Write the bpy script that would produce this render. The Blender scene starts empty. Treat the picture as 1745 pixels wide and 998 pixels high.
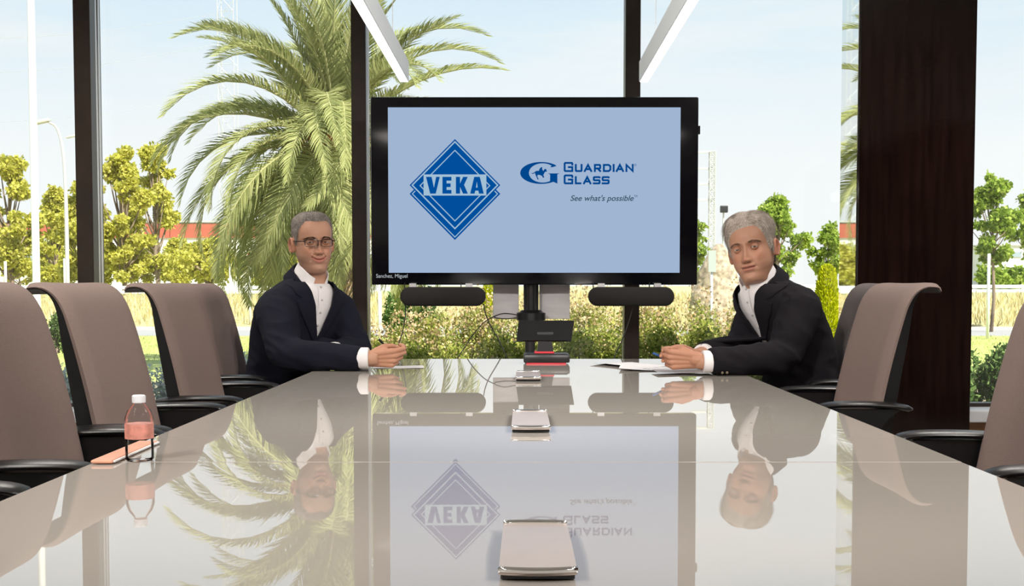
import bpy, bmesh, math, random
import numpy as np
from mathutils import Vector, Matrix, noise
from mathutils.bvhtree import BVHTree

random.seed(7)
rng = np.random.default_rng(7)
scene = bpy.context.scene
COL = scene.collection
PI = math.pi

# ------------------------------------------------------------------ camera
F_PX, CX, PITCH, CAM_Z = 2050.0, 888.0, 0.05, 1.065
SHY = 88.6
cam_d = bpy.data.cameras.new('camera')
cam = bpy.data.objects.new('camera', cam_d)
COL.objects.link(cam)
cam.location = (0, 0, CAM_Z)
cam.rotation_euler = (PI / 2 - PITCH, 0, 0)
cam_d.sensor_width = 36.0
cam_d.lens = 36.0 * F_PX / 1745.0
cam_d.shift_x = (872.5 - CX) / 1745.0
cam_d.shift_y = SHY / 1745.0
cam_d.clip_start = 0.05
cam_d.clip_end = 1000
scene.camera = cam

# ------------------------------------------------------------------ sky
SKY_STRENGTH, SUN_STRENGTH, FILL_PANEL_W, FILL_SPOT_W = 1.14, 10.0, 30.0, 305.0
world = bpy.data.worlds.new('sky')
scene.world = world
world.use_nodes = True
wt = world.node_tree
for n_ in list(wt.nodes):
    wt.nodes.remove(n_)


def wn(kind, **kw):
    n_ = wt.nodes.new(kind)
    for k, v in kw.items():
        setattr(n_, k, v)
    return n_


w_out, w_bg, w_tc = wn('ShaderNodeOutputWorld'), wn('ShaderNodeBackground'), wn('ShaderNodeTexCoord')
w_sep, w_ramp = wn('ShaderNodeSeparateXYZ'), wn('ShaderNodeValToRGB')
wt.links.new(w_tc.outputs['Generated'], w_sep.inputs[0])
wt.links.new(w_sep.outputs['Z'], w_ramp.inputs[0])
cr = w_ramp.color_ramp
cr.elements[0].position, cr.elements[0].color = 0.0, (.91, .92, .915, 1)
cr.elements[1].position, cr.elements[1].color = 1.0, (.20, .38, .72, 1)
for p_, c_ in ((.10, (.895, .922, .938, 1)), (.24, (.66, .80, .915, 1)), (.5, (.36, .56, .82, 1))):
    e_ = cr.elements.new(p_)
    e_.color = c_
w_map, w_noise, w_nr, w_mix = wn('ShaderNodeMapping'), wn('ShaderNodeTexNoise'), wn('ShaderNodeValToRGB'), wn('ShaderNodeMixRGB')
w_map.inputs['Scale'].default_value = (2.0, 2.0, 13.0)
wt.links.new(w_tc.outputs['Generated'], w_map.inputs[0])
wt.links.new(w_map.outputs[0], w_noise.inputs['Vector'])
w_noise.inputs['Scale'].default_value = 1.6
w_noise.inputs['Detail'].default_value = 7
w_noise.inputs['Roughness'].default_value = .6
w_nr.color_ramp.elements[0].position = .42
w_nr.color_ramp.elements[1].position = .72
w_nr.color_ramp.elements[0].color = (0, 0, 0, 1)
w_nr.color_ramp.elements[1].color = (.75, .75, .75, 1)
wt.links.new(w_noise.outputs[0], w_nr.inputs[0])
wt.links.new(w_nr.outputs[0], w_mix.inputs[0])
wt.links.new(w_ramp.outputs[0], w_mix.inputs[1])
w_mix.inputs[2].default_value = (.90, .905, .91, 1)
wt.links.new(w_mix.outputs[0], w_bg.inputs[0])
w_bg.inputs[1].default_value = SKY_STRENGTH
wt.links.new(w_bg.outputs[0], w_out.inputs[0])

sun_d = bpy.data.lights.new('sun', 'SUN')
sun = bpy.data.objects.new('sun', sun_d)
COL.objects.link(sun)
sun.location = (8, -8, 20)
sun.rotation_euler = Vector((-.42, .55, -.75)).to_track_quat('-Z', 'Y').to_euler()
sun_d.energy = SUN_STRENGTH
sun_d.angle = .009
sun_d.color = (1.0, .95, .84)

scene.view_settings.view_transform = 'Standard'
scene.view_settings.look = 'None'
scene.view_settings.gamma = 1.0
scene.view_settings.exposure = 0.0
scene.view_settings.use_curve_mapping = False


# ------------------------------------------------------------------ helpers
def at(px, py, Y):
    """the point at depth Y that the photograph shows at this pixel"""
    u, v = (px - CX) / F_PX, (499 + SHY - py) / F_PX
    c, s = math.cos(PITCH), math.sin(PITCH)
    d = (u, c + v * s, -s + v * c)
    t = Y / d[1]
    return Vector((d[0] * t, Y, CAM_Z + d[2] * t))


OFF = {}


def tag(o, label=None, cat=None, group=None, kind=None):
    if label: o['label'] = label
    if cat: o['category'] = cat
    if group: o['group'] = group
    if kind: o['kind'] = kind
    return o


def thing(name, loc, label=None, cat=None, group=None, kind=None, rotz=0.0, local=False):
    o = bpy.data.objects.new(name, None)
    o.empty_display_size = .1
    COL.objects.link(o)
    o.location = loc
    o.rotation_euler = (0, 0, rotz)
    OFF[o.name] = Vector((0, 0, 0)) if local else Vector(loc)
    return tag(o, label, cat, group, kind)


def link_mesh(name, me, m=None, parent=None, smooth=True):
    if m is not None:
        for mm in (m if isinstance(m, (list, tuple)) else [m]):
            me.materials.append(mm)
    if smooth:
        me.polygons.foreach_set('use_smooth', [True] * len(me.polygons))
    o = bpy.data.objects.new(name, me)
    COL.objects.link(o)
    if parent is not None:
        o.parent = parent
        off = OFF.get(parent.name, Vector((0, 0, 0)))
        OFF[o.name] = off
        if off.length > 0:
            me.transform(Matrix.Translation(-off))
    me.update()
    return o


def mesh_np(name, V, F, rnd=None):
    """fast mesh from numpy arrays, every face with the same corner count"""
    me = bpy.data.meshes.new(name)
    V = np.asarray(V, dtype=np.float32)
    F = np.asarray(F, dtype=np.int32)
    k = F.shape[1]
    me.vertices.add(len(V))
    me.vertices.foreach_set('co', V.ravel())
    me.loops.add(F.size)
    me.loops.foreach_set('vertex_index', F.ravel())
    me.polygons.add(len(F))
    me.polygons.foreach_set('loop_start', np.arange(0, F.size, k, dtype=np.int32))
    me.update(calc_edges=True)
    if rnd is not None:
        a = me.attributes.new('rnd', 'FLOAT', 'FACE')
        a.data.foreach_set('value', np.asarray(rnd, dtype=np.float32))
    return me


class MB:
    def __init__(self):
        self.v, self.f = [], []

    def add(self, vs, fs):
        n = len(self.v)
        self.v.extend([tuple(p) for p in vs])
        self.f.extend([tuple(i + n for i in f) for f in fs])
        return self

    def box(self, c, s, rot=None):
        hx, hy, hz = s[0] / 2, s[1] / 2, s[2] / 2
        vs = [Vector((x, y, z)) for x in (-hx, hx) for y in (-hy, hy) for z in (-hz, hz)]
        if rot is not None:
            vs = [rot @ p for p in vs]
        c = Vector(c)
        return self.add([p + c for p in vs],
                        [(0, 1, 3, 2), (4, 6, 7, 5), (0, 4, 5, 1), (2, 3, 7, 6), (0, 2, 6, 4), (1, 5, 7, 3)])

    def rbox(self, c, s, r=.005, seg=2, rot=None):
        bm = bmesh.new()
        bmesh.ops.create_cube(bm, size=1)
        bmesh.ops.scale(bm, vec=s, verts=bm.verts)
        bmesh.ops.bevel(bm, geom=bm.edges[:], offset=min(r, min(s) * .49), segments=seg, profile=.5, affect='EDGES')
        bm.verts.index_update()
        c = Vector(c)
        vs = [(rot @ v.co if rot is not None else v.co) + c for v in bm.verts]
        fs = [[v.index for v in f.verts] for f in bm.faces]
        bm.free()
        return self.add(vs, fs)

    def loft(self, rings, caps=True, closed=True):
        n = len(rings[0])
        vs = [p for r in rings for p in r]
        fs = []
        for i in range(len(rings) - 1):
            for j in range(n if closed else n - 1):
                k = (j + 1) % n
                fs.append((i * n + j, i * n + k, (i + 1) * n + k, (i + 1) * n + j))
        if caps:
            fs.append(tuple(range(n))[::-1])
            fs.append(tuple(range((len(rings) - 1) * n, len(rings) * n)))
        return self.add(vs, fs)

    def tube(self, pts, radii, n=8, caps=True):
        pts = [Vector(p) for p in pts]
        if not hasattr(radii, '__len__'):
            radii = [radii] * len(pts)
        rings = []
        up = None
        for i, p in enumerate(pts):
            t = (pts[min(i + 1, len(pts) - 1)] - pts[max(i - 1, 0)]).normalized()
            if up is None:
                up = Vector((0, 0, 1)) if abs(t.z) < .9 else Vector((1, 0, 0))
            a = (up - t * up.dot(t)).normalized()
            b = t.cross(a)
            up = a
            rings.append([p + (a * math.cos(q) + b * math.sin(q)) * radii[i]
                          for q in [2 * PI * k / n for k in range(n)]])
        return self.loft(rings, caps)

    def capsule(self, p, q, r1, r2, n=10):
        p, q = Vector(p), Vector(q)
        d = (q - p).normalized()
        pts, rr = [], []
        for a in (80, 55, 30, 0):
            pts.append(p - d * r1 * math.sin(math.radians(a)))
            rr.append(r1 * math.cos(math.radians(a)))
        for a in (0, 30, 55, 80):
            pts.append(q + d * r2 * math.sin(math.radians(a)))
            rr.append(r2 * math.cos(math.radians(a)))
        return self.tube(pts, rr, n)

    def sphere(self, c, r, nu=16, nv=10):
        c = Vector(c)
        r = Vector(r) if hasattr(r, '__len__') else Vector((r, r, r))
        rings = []
        for i in range(nv + 1):
            a = -PI / 2 + PI * i / nv
            a = max(-PI / 2 + .02, min(PI / 2 - .02, a))
            rings.append([c + Vector((r.x * math.cos(a) * math.cos(b), r.y * math.cos(a) * math.sin(b), r.z * math.sin(a)))
                          for b in [2 * PI * k / nu for k in range(nu)]])
        return self.loft(rings)

    def lathe(self, c, prof, n=24):
        c = Vector(c)
        return self.loft([[c + Vector((r * math.cos(a), r * math.sin(a), z)) for a in [2 * PI * k / n for k in range(n)]]
                          for r, z in prof])

    def build(self, name, m=None, parent=None, smooth=False, auto=None):
        me = bpy.data.meshes.new(name)
        me.from_pydata(self.v, [], self.f)
        me.validate()
        bm = bmesh.new()
        bm.from_mesh(me)
        bmesh.ops.recalc_face_normals(bm, faces=bm.faces)
        bm.to_mesh(me)
        bm.free()
        o = link_mesh(name, me, m, parent, smooth)
        if smooth and auto:
            me.set_sharp_from_angle(angle=math.radians(auto))
        return o


def catmull(pts, n):
    """n samples of a smooth curve through pts (rows)"""
    P = np.asarray(pts, float)
    m = len(P)
    t = np.linspace(0, m - 1, n)
    i = np.clip(np.floor(t).astype(int), 0, m - 2)
    u = (t - i)[:, None]
    p0, p1, p2, p3 = P[np.clip(i - 1, 0, m - 1)], P[i], P[i + 1], P[np.clip(i + 2, 0, m - 1)]
    return .5 * (2 * p1 + (p2 - p0) * u + (2 * p0 - 5 * p1 + 4 * p2 - p3) * u ** 2 + (3 * p1 - p0 - 3 * p2 + p3) * u ** 3)


def remesh(mb, voxel, smooth_it=4, smooth_f=.5):
    me = bpy.data.meshes.new('tmp')
    me.from_pydata(mb.v, [], mb.f)
    bm = bmesh.new()
    bm.from_mesh(me)
    bmesh.ops.recalc_face_normals(bm, faces=bm.faces)
    bm.to_mesh(me)
    bm.free()
    o = bpy.data.objects.new('tmp', me)
    COL.objects.link(o)
    r = o.modifiers.new('r', 'REMESH')
    r.mode = 'VOXEL'
    r.voxel_size = voxel
    if smooth_it:
        s = o.modifiers.new('s', 'SMOOTH')
        s.iterations = smooth_it
        s.factor = smooth_f
    dg = bpy.context.evaluated_depsgraph_get()
    dg.update()
    out = bpy.data.meshes.new_from_object(o.evaluated_get(dg))
    bpy.data.objects.remove(o)
    bpy.data.meshes.remove(me)
    return out


def verts_of(me):
    a = np.empty(len(me.vertices) * 3, np.float32)
    me.vertices.foreach_get('co', a)
    return a.reshape(-1, 3).astype(float)


def sstep(x, a, b):
    t = np.clip((x - a) / (b - a), 0, 1)
    return t * t * (3 - 2 * t)


# ------------------------------------------------------------------ materials
def new_mat(name):
    m = bpy.data.materials.new(name)
    m.use_nodes = True
    nt = m.node_tree
    return m, nt, nt.nodes['Principled BSDF']


def M(name, color, rough=.5, metal=0.0, vary=0.0, scale=20.0, stretch=(1, 1, 1), bump=0.0, bscale=None, ior=1.5,
      coat=0.0, emit=None, estr=0.0, spec=.5, alpha=None, rvary=0.0):
    m, nt, b = new_mat(name)
    b.inputs['Base Color'].default_value = (*color, 1)
    b.inputs['Roughness'].default_value = rough
    b.inputs['Metallic'].default_value = metal
    b.inputs['IOR'].default_value = ior
    b.inputs['Coat Weight'].default_value = coat
    b.inputs['Specular IOR Level'].default_value = spec
    if emit:
        b.inputs['Emission Color'].default_value = (*emit, 1)
        b.inputs['Emission Strength'].default_value = estr
    if vary or bump:
        tc, mp = nt.nodes.new('ShaderNodeTexCoord'), nt.nodes.new('ShaderNodeMapping')
        mp.inputs['Scale'].default_value = stretch
        nt.links.new(tc.outputs['Object'], mp.inputs[0])
        if vary:
            no, rp = nt.nodes.new('ShaderNodeTexNoise'), nt.nodes.new('ShaderNodeValToRGB')
            no.inputs['Scale'].default_value = scale
            no.inputs['Detail'].default_value = 5
            nt.links.new(mp.outputs[0], no.inputs['Vector'])
            nt.links.new(no.outputs[0], rp.inputs[0])
            rp.color_ramp.elements[0].position = .3
            rp.color_ramp.elements[1].position = .7
            rp.color_ramp.elements[0].color = (*[max(0, c * (1 - vary)) for c in color], 1)
            rp.color_ramp.elements[1].color = (*[min(1, c * (1 + vary)) for c in color], 1)
            nt.links.new(rp.outputs[0], b.inputs['Base Color'])
        if bump:
            nb, bu = nt.nodes.new('ShaderNodeTexNoise'), nt.nodes.new('ShaderNodeBump')
            nb.inputs['Scale'].default_value = bscale or scale
            nb.inputs['Detail'].default_value = 4
            nt.links.new(mp.outputs[0], nb.inputs['Vector'])
            nt.links.new(nb.outputs[0], bu.inputs['Height'])
            bu.inputs['Strength'].default_value = bump
            bu.inputs['Distance'].default_value = .01
            nt.links.new(bu.outputs[0], b.inputs['Normal'])
    return m


def emis(name, color, s=1.0):
    m = bpy.data.materials.new(name)
    m.use_nodes = True
    nt = m.node_tree
    nt.nodes.clear()
    e, o = nt.nodes.new('ShaderNodeEmission'), nt.nodes.new('ShaderNodeOutputMaterial')
    e.inputs[0].default_value = (*color, 1)
    e.inputs[1].default_value = s
    nt.links.new(e.outputs[0], o.inputs[0])
    return m


def leaf_mat(name, dark, mid, light, trans=.45):
    m = bpy.data.materials.new(name)
    m.use_nodes = True
    nt = m.node_tree
    nt.nodes.clear()
    o = nt.nodes.new('ShaderNodeOutputMaterial')
    at_, rp = nt.nodes.new('ShaderNodeAttribute'), nt.nodes.new('ShaderNodeValToRGB')
    at_.attribute_name = 'rnd'
    rp.color_ramp.elements[0].color = (*dark, 1)
    rp.color_ramp.elements[1].color = (*light, 1)
    e = rp.color_ramp.elements.new(.5)
    e.color = (*mid, 1)
    nt.links.new(at_.outputs['Fac'], rp.inputs[0])
    d, t, mx = nt.nodes.new('ShaderNodeBsdfDiffuse'), nt.nodes.new('ShaderNodeBsdfTranslucent'), nt.nodes.new('ShaderNodeMixShader')
    mx.inputs[0].default_value = trans
    nt.links.new(rp.outputs[0], d.inputs[0])
    nt.links.new(rp.outputs[0], t.inputs[0])
    nt.links.new(d.outputs[0], mx.inputs[1])
    nt.links.new(t.outputs[0], mx.inputs[2])
    nt.links.new(mx.outputs[0], o.inputs[0])
    return m


def glass_mat(name, tint=(.97, .985, .98), ior=1.45, rough=0.0):
    """thin sheet glass: clear straight through, Fresnel reflection"""
    m = bpy.data.materials.new(name)
    m.use_nodes = True
    nt = m.node_tree
    nt.nodes.clear()
    o = nt.nodes.new('ShaderNodeOutputMaterial')
    fr, tr, gl, mx = (nt.nodes.new('ShaderNodeFresnel'), nt.nodes.new('ShaderNodeBsdfTransparent'),
                      nt.nodes.new('ShaderNodeBsdfGlossy'), nt.nodes.new('ShaderNodeMixShader'))
    fr.inputs[0].default_value = ior
    tr.inputs[0].default_value = (*tint, 1)
    gl.inputs['Roughness'].default_value = rough
    nt.links.new(fr.outputs[0], mx.inputs[0])
    nt.links.new(tr.outputs[0], mx.inputs[1])
    nt.links.new(gl.outputs[0], mx.inputs[2])
    nt.links.new(mx.outputs[0], o.inputs[0])
    return m


def attr_mat(name, attr='Col', rough=.5, spec=.35, sss=0.0, bump=0.0, bscale=300):
    m, nt, b = new_mat(name)
    a = nt.nodes.new('ShaderNodeAttribute')
    a.attribute_name = attr
    nt.links.new(a.outputs['Color'], b.inputs['Base Color'])
    b.inputs['Roughness'].default_value = rough
    b.inputs['Specular IOR Level'].default_value = spec
    if sss:
        b.inputs['Subsurface Weight'].default_value = sss
        b.inputs['Subsurface Radius'].default_value = (.012, .005, .003)
        b.inputs['Subsurface Scale'].default_value = .5
    if bump:
        nb, bu = nt.nodes.new('ShaderNodeTexNoise'), nt.nodes.new('ShaderNodeBump')
        nb.inputs['Scale'].default_value = bscale
        nt.links.new(nb.outputs[0], bu.inputs['Height'])
        bu.inputs['Strength'].default_value = bump
        bu.inputs['Distance'].default_value = .002
        nt.links.new(bu.outputs[0], b.inputs['Normal'])
    return m


MAT = dict(
    brown_frame=M('bronze_anodised', (.030, .019, .014), .35, vary=.3, scale=9),
    alu=M('aluminium_strip', (.74, .74, .76), .35, .55),
    wood_dark=M('dark_walnut_veneer', (.010, .0045, .0035), .10, vary=.5, scale=3.5, stretch=(9, 9, .6), spec=.4),
    wood_sill=M('oak_panel', (.36, .185, .085), .5, vary=.25, scale=6, stretch=(.6, 2, 9)),
    polished=M('polished_steel', (.80, .82, .80), .02, 1.0),
    sill=M('white_lacquer', (.74, .76, .80), .4),
    plaster=M('painted_plaster', (.72, .70, .67), .9, vary=.04, scale=4),
    ceiling=M('ceiling_paint', (.75, .74, .72), .9, vary=.03, scale=5),
    carpet=M('grey_carpet', (.20, .18, .165), .95, vary=.25, scale=180, bump=.3, bscale=300),
    shelf=M('walnut_shelf', (.13, .06, .032), .45, vary=.3, scale=5, stretch=(6, 6, .8)),
    tabletop=M('cream_back_painted_glass', (.405, .375, .34), .010, ior=1.65, vary=.015, scale=2),
    table_leg=M('greige_lacquer', (.42, .38, .34), .4),
    taupe=M('taupe_wool', (.250, .186, .166), .92, vary=.10, scale=420, bump=.35, bscale=600, spec=.2),
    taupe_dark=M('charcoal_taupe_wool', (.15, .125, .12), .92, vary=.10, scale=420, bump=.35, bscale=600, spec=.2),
    black=M('black_plastic', (.005, .005, .006), .36, vary=.15, scale=60),
    black_gloss=M('satin_black', (.014, .014, .016), .22),
    chrome=M('chrome', (.82, .83, .85), .08, 1.0),
    dark_metal=M('graphite_metal', (.05, .05, .052), .35, .7),
    silver_sheet=M('satin_silver_sheet', (.62, .59, .60), .3, .15, vary=.10, scale=5, stretch=(1, 1, 6)),
    bezel=M('black_bezel_glass', (.004, .004, .006), .12, spec=.35),
    fabric_black=M('black_speaker_cloth', (.020, .018, .017), .9, vary=.3, scale=500, bump=.3, bscale=700),
    red=M('red_rubber', (.62, .03, .05), .5),
    paper=M('white_paper', (.84, .82, .83), .8, vary=.02, scale=20),
    paper_back=M('grey_printed_paper', (.50, .48, .50), .8, vary=.1, scale=9),
    ink=M('blue_ink', (.06, .07, .28), .7),
    folder=M('salmon_card', (.68, .33, .22), .6, vary=.06, scale=30),
    lid=M('champagne_lid', (.55, .47, .43), .3, .35, vary=.03, scale=30),
    lamp_body=M('white_powder_coat', (.68, .72, .75), .45),
    lamp_glow=emis('lit_diffuser', (1.0, .97, .92), 3.2),
    fill_panel=M('added_ceiling_diffuser', (.80, .79, .77), .4),
    cable=M('black_cable', (.015, .014, .013), .5),
    glass=glass_mat('window_glass'),
    screen=None,
)


# ------------------------------------------------------------------ the room
YW = 6.65          # glass plane
YF = 6.48          # front of the mullions
XL, XR, YB, ZC = -3.81, 3.53, -3.0, 2.95
Z_SILL = at(700, 686, YW).z


def struct(name, mb, m, parent=None, smooth=False):
    o = mb.build(name, m, parent, smooth)
    if parent is None:
        tag(o, kind='structure')
    return o


struct('floor', MB().box(((XL + XR) / 2, (YB + 6.8) / 2, -.05), (XR - XL + .4, 6.8 - YB + .3, .1)), MAT['carpet'])
struct('ceiling', MB().box(((XL + XR) / 2, (YB + 7.0) / 2, ZC + .15), (XR - XL + .8, 7.2 - YB, .3)), MAT['ceiling'])
struct('wall_left', MB().box((XL - .1, (YB + 6.8) / 2, ZC / 2), (.2, 6.8 - YB, ZC)), MAT['plaster'])
struct('wall_right', MB().box((XR + .1, (YB + 6.8) / 2, ZC / 2), (.2, 6.8 - YB, ZC)), MAT['plaster'])
struct('wall_back', MB().box(((XL + XR) / 2, YB - .1, ZC / 2), (XR - XL + .4, .2, ZC)), MAT['plaster'])
wf = thing('wall_front', (0, 6.6, 0), kind='structure')
zt = Z_SILL - .085
n_pan = 5
for i in range(n_pan):                       # oak boards under the windows
    w = (XR - XL) / n_pan
    MB().rbox((XL + w * (i + .5), 6.60, zt / 2), (w - .006, .2, zt - .004), .004, 1).build('panel', MAT['wood_sill'], wf)
struct('baseboard_front', MB().box(((XL + XR) / 2, 6.49, .05), (XR - XL, .02, .1)), MAT['brown_frame'])
struct('trim_1', MB().rbox(((XL + XR) / 2, 6.54, Z_SILL - .05), (XR - XL, .28, .065), .006), MAT['sill'])

mull_x = [-3.81 + .02, -2.342, -.868, .597, 2.06, 3.51]
px_w = (.089, .089, .079, .080, .08, .08)
for i in range(5):
    w = thing('window_%d' % (i + 1), ((mull_x[i] + mull_x[i + 1]) / 2, YW, Z_SILL), kind='structure')
    x0, x1 = mull_x[i], mull_x[i + 1]
    MB().box(((x0 + x1) / 2, YW, (Z_SILL + ZC) / 2), (x1 - x0, .008, ZC - Z_SILL)).build('pane', MAT['glass'], w)
    MB().box(((x0 + x1) / 2, YW - .01, Z_SILL - .008), (x1 - x0, .07, .022)).build('bottom_rail', MAT['brown_frame'], w)
    MB().box(((x0 + x1) / 2, YW - .01, ZC - .02), (x1 - x0, .07, .04)).build('top_rail', MAT['brown_frame'], w)
    if 1 <= i <= 3:
        mw = px_w[i]
        mu = MB().rbox((x0, (YF + YW) / 2 - .045, (Z_SILL + ZC) / 2), (mw, YW - YF - .09, ZC - Z_SILL), .003, 1).build('mullion', MAT['brown_frame'], w)
        # glazing profile behind it: bright, dark and bright strips on both sides
        for k, (yy, dy, mt, ex) in enumerate(((YF + .10, .022, 'alu', -.004), (YF + .122, .03, 'brown_frame', -.012), (YF + .146, .024, 'alu', -.004), (YF + .168, .03, 'brown_frame', -.012))):
            MB().box((x0, yy, (Z_SILL + ZC) / 2), (mw + ex, dy, ZC - Z_SILL)).build('glazing_strip', MAT[mt], mu)

# dark veneered pillar with a polished flank
xl, xr = at(1461, 400, 6.30).x, at(1657, 400, 6.30).x
pil = thing('wall_pillar', ((xl + xr) / 2, 6.46, 0), kind='structure')
MB().rbox(((xl + xr) / 2 + .006, 6.474, ZC / 2), (xr - xl, .345, ZC), .004, 1).build('veneer_panel', MAT['wood_dark'], pil)
MB().box((xl + .001, 6.484, ZC / 2), (.006, .324, ZC)).build('side_cladding', MAT['polished'], pil)

# bookcase along the right wall (seen only mirrored in the pillar)
bk = thing('bookcase', (XR - .2, 1.6, 0), 'walnut bookcase with open shelves along the wall right of the table', 'bookcase')
MB().box((XR - .03, 1.6, 1.15), (.03, 3.4, 2.3)).build('back_panel', MAT['shelf'], bk)
for k in range(5):
    MB().box((XR - .2, 1.6 - 1.7 + k * .85, 1.15), (.38, .04, 2.3)).build('side_panel', MAT['shelf'], bk)
for z in (.06, .5, .95, 1.4, 1.85, 2.3):
    MB().box((XR - .2, 1.6, z), (.38, 3.42, .035)).build('shelf', MAT['shelf'], bk)

# unseen ceiling light panels, added to brighten the room
k = 0
ROWS = {-1.7: 'behind the table', .6: 'over the near end of the table', 2.9: 'over the middle of the table', 5.0: 'nearest the windows'}
for yy in (-1.7, .6, 2.9, 5.0):
    for xx in (-2.0, 2.0):
        t = thing('added_fill_panel', (xx, yy, ZC), 'square fill light panel added in the ceiling on the %s side, %s' % ('left' if xx < 0 else 'right', ROWS[yy]), 'fill light', 'added fill panels in the ceiling')
        fr = MB()
        for sx, sy, wx, wy in ((-.31, 0, .03, .65), (.31, 0, .03, .65), (0, -.31, .65, .03), (0, .31, .65, .03)):
            fr.box((xx + sx, yy + sy, ZC - .008), (wx, wy, .016))
        fr.build('frame', MAT['lamp_body'], t)
        MB().box((xx, yy, ZC - .006), (.59, .59, .008)).build('diffuser', MAT['fill_panel'], t)
        ld = bpy.data.lights.new('fill_panel_lamp', 'AREA')
        ld.shape = 'SQUARE'
        ld.size = .58
        ld.spread = math.radians(150)
        ld.energy = FILL_PANEL_W
        ld.color = (1.0, .94, .87)
        lo = bpy.data.objects.new('fill_panel_lamp', ld)
        COL.objects.link(lo)
        lo.parent = t
        lo.location = (0, 0, -.02)

# unseen spotlights added above the camera as frontal fill on the men
for i, (xx, yy, tx, ty, tz) in enumerate(((-1.3, .3, .95, 4.5, .85), (1.3, .3, -.9, 4.6, .85), (-2.3, -.6, .9, 3.4, .75), (2.3, -.6, -.9, 3.4, .75))):
    t = thing('added_fill_spot', (xx, yy, ZC), 'white fill spotlight added on the ceiling, %s' % ('left one over the near table end', 'right one over the near table end', 'far left one behind the table', 'far right one behind the table')[i], 'spotlight', 'added fill spotlights behind the camera')
    dv = (Vector((tx, ty, tz)) - Vector((xx, yy, ZC - .18))).normalized()
    c = Vector((xx, yy, ZC - .16))
    MB().box((xx, yy, ZC - .015), (.12, .06, .03)).build('added_mount', MAT['lamp_body'], t)
    MB().tube([(xx, yy, ZC - .03), c], .010, 8).build('stem', MAT['lamp_body'], t)
    MB().tube([c - dv * .08, c - dv * .07, c + dv * .10], [.04, .06, .06], 18).build('lamp_head', MAT['lamp_body'], t, True, 40)
    ld = bpy.data.lights.new('fill_spot_lamp', 'SPOT')
    ld.energy = FILL_SPOT_W
    ld.spot_size = math.radians(44)
    ld.spot_blend = .6
    ld.shadow_soft_size = .09
    ld.color = (1.0, .95, .89)
    lo = bpy.data.objects.new('fill_spot_lamp', ld)
    COL.objects.link(lo)
    lo.parent = t
    lo.location = c + dv * .20 - Vector((xx, yy, ZC))
    lo.rotation_euler = dv.to_track_quat('-Z', 'Y').to_euler()

# ------------------------------------------------------------------ meeting table
ZT = .74
TXL, TXR = -.785, .811
tb = thing('meeting_table', (0, 2.97, 0), 'long cream glossy glass-topped meeting table filling the foreground', 'table')
Y0, PL = .66, 1.54
tilt = (-.0012, .0004, .0)
for i in range(3):
    ya, yb = Y0 + PL * i + .0008, Y0 + PL * (i + 1) - .0008
    rot = Matrix.Rotation(tilt[i], 3, 'X')
    MB().rbox(((TXL + TXR) / 2, (ya + yb) / 2, ZT - .009), (TXR - TXL, yb - ya, .018), .0006, 1, rot).build('top_panel', MAT['tabletop'], tb, True, 30)
    MB().box(((TXL + TXR) / 2, (ya + yb) / 2, ZT - .034), (TXR - TXL - .03, yb - ya + .003, .03)).build('under_board', MAT['table_leg'], tb)
for yy in (1.25, 2.97, 4.6):
    lg = MB().rbox((.013, yy, .355), (.5, .09, .67), .01).build('pedestal', MAT['table_leg'], tb)
    MB().rbox((.013, yy, .012), (.9, .3, .024), .008).build('foot_plate', MAT['dark_metal'], lg)


def power_module(ya, yb, xc, label):
    t = thing('power_module', (xc, (ya + yb) / 2, ZT), label, 'power module', 'power modules in the tabletop')
    hw = .043
    n = 9
    zt_ = ZT + .013
    MB().rbox((xc, (ya + yb) / 2, ZT + .004), (hw * 2 - .004, yb - ya - .012, .008), .002, 1).build('base', MAT['black_gloss'], t)
    # lid: gently arched plate whose front and back edges bow in plan
    top, bot = [], []
    rings = []
    for j in range(7):
        v = j / 6
        row_t, row_b = [], []
        for i in range(n):
            u = -1 + 2 * i / (n - 1)
            bow = .006 * (1 - u * u)
            y = ya - bow + (yb - ya + 2 * bow) * v
            row_t.append((xc + hw * u * (1 - .04 * v), y, zt_ + .0035 * math.sin(PI * v)))
            row_b.append((xc + hw * u * (1 - .04 * v), y, zt_ - .005 + .0035 * math.sin(PI * v)))
        rings.append(row_t + row_b[::-1])
    MB().loft(rings).build('lid', MAT['lid'], t, True, 40)
    for nm, y, s in (('front_lip', ya, -1), ('back_lip', yb, 1)):
        pts = [(xc + hw * (-1 + 2 * i / 12) * (1 if s < 0 else .96), y + s * .006 * (1 - (-1 + i / 6) ** 2), zt_ + .001) for i in range(13)]
        MB().tube(pts, .0035, 8).build('edge_trim', MAT['chrome'], t, True)
    return t


power_module(1.303, 1.56, (915 - CX) / F_PX * 1.40, 'champagne flap power module nearest the camera on the tabletop')
power_module(2.63, 2.96, (904 - CX) / F_PX * 2.75, 'champagne flap power module at the middle of the table')
power_module(4.04, 4.32, (900 - CX) / F_PX * 4.15, 'small looking flap power module in front of the tablet console')

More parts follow.
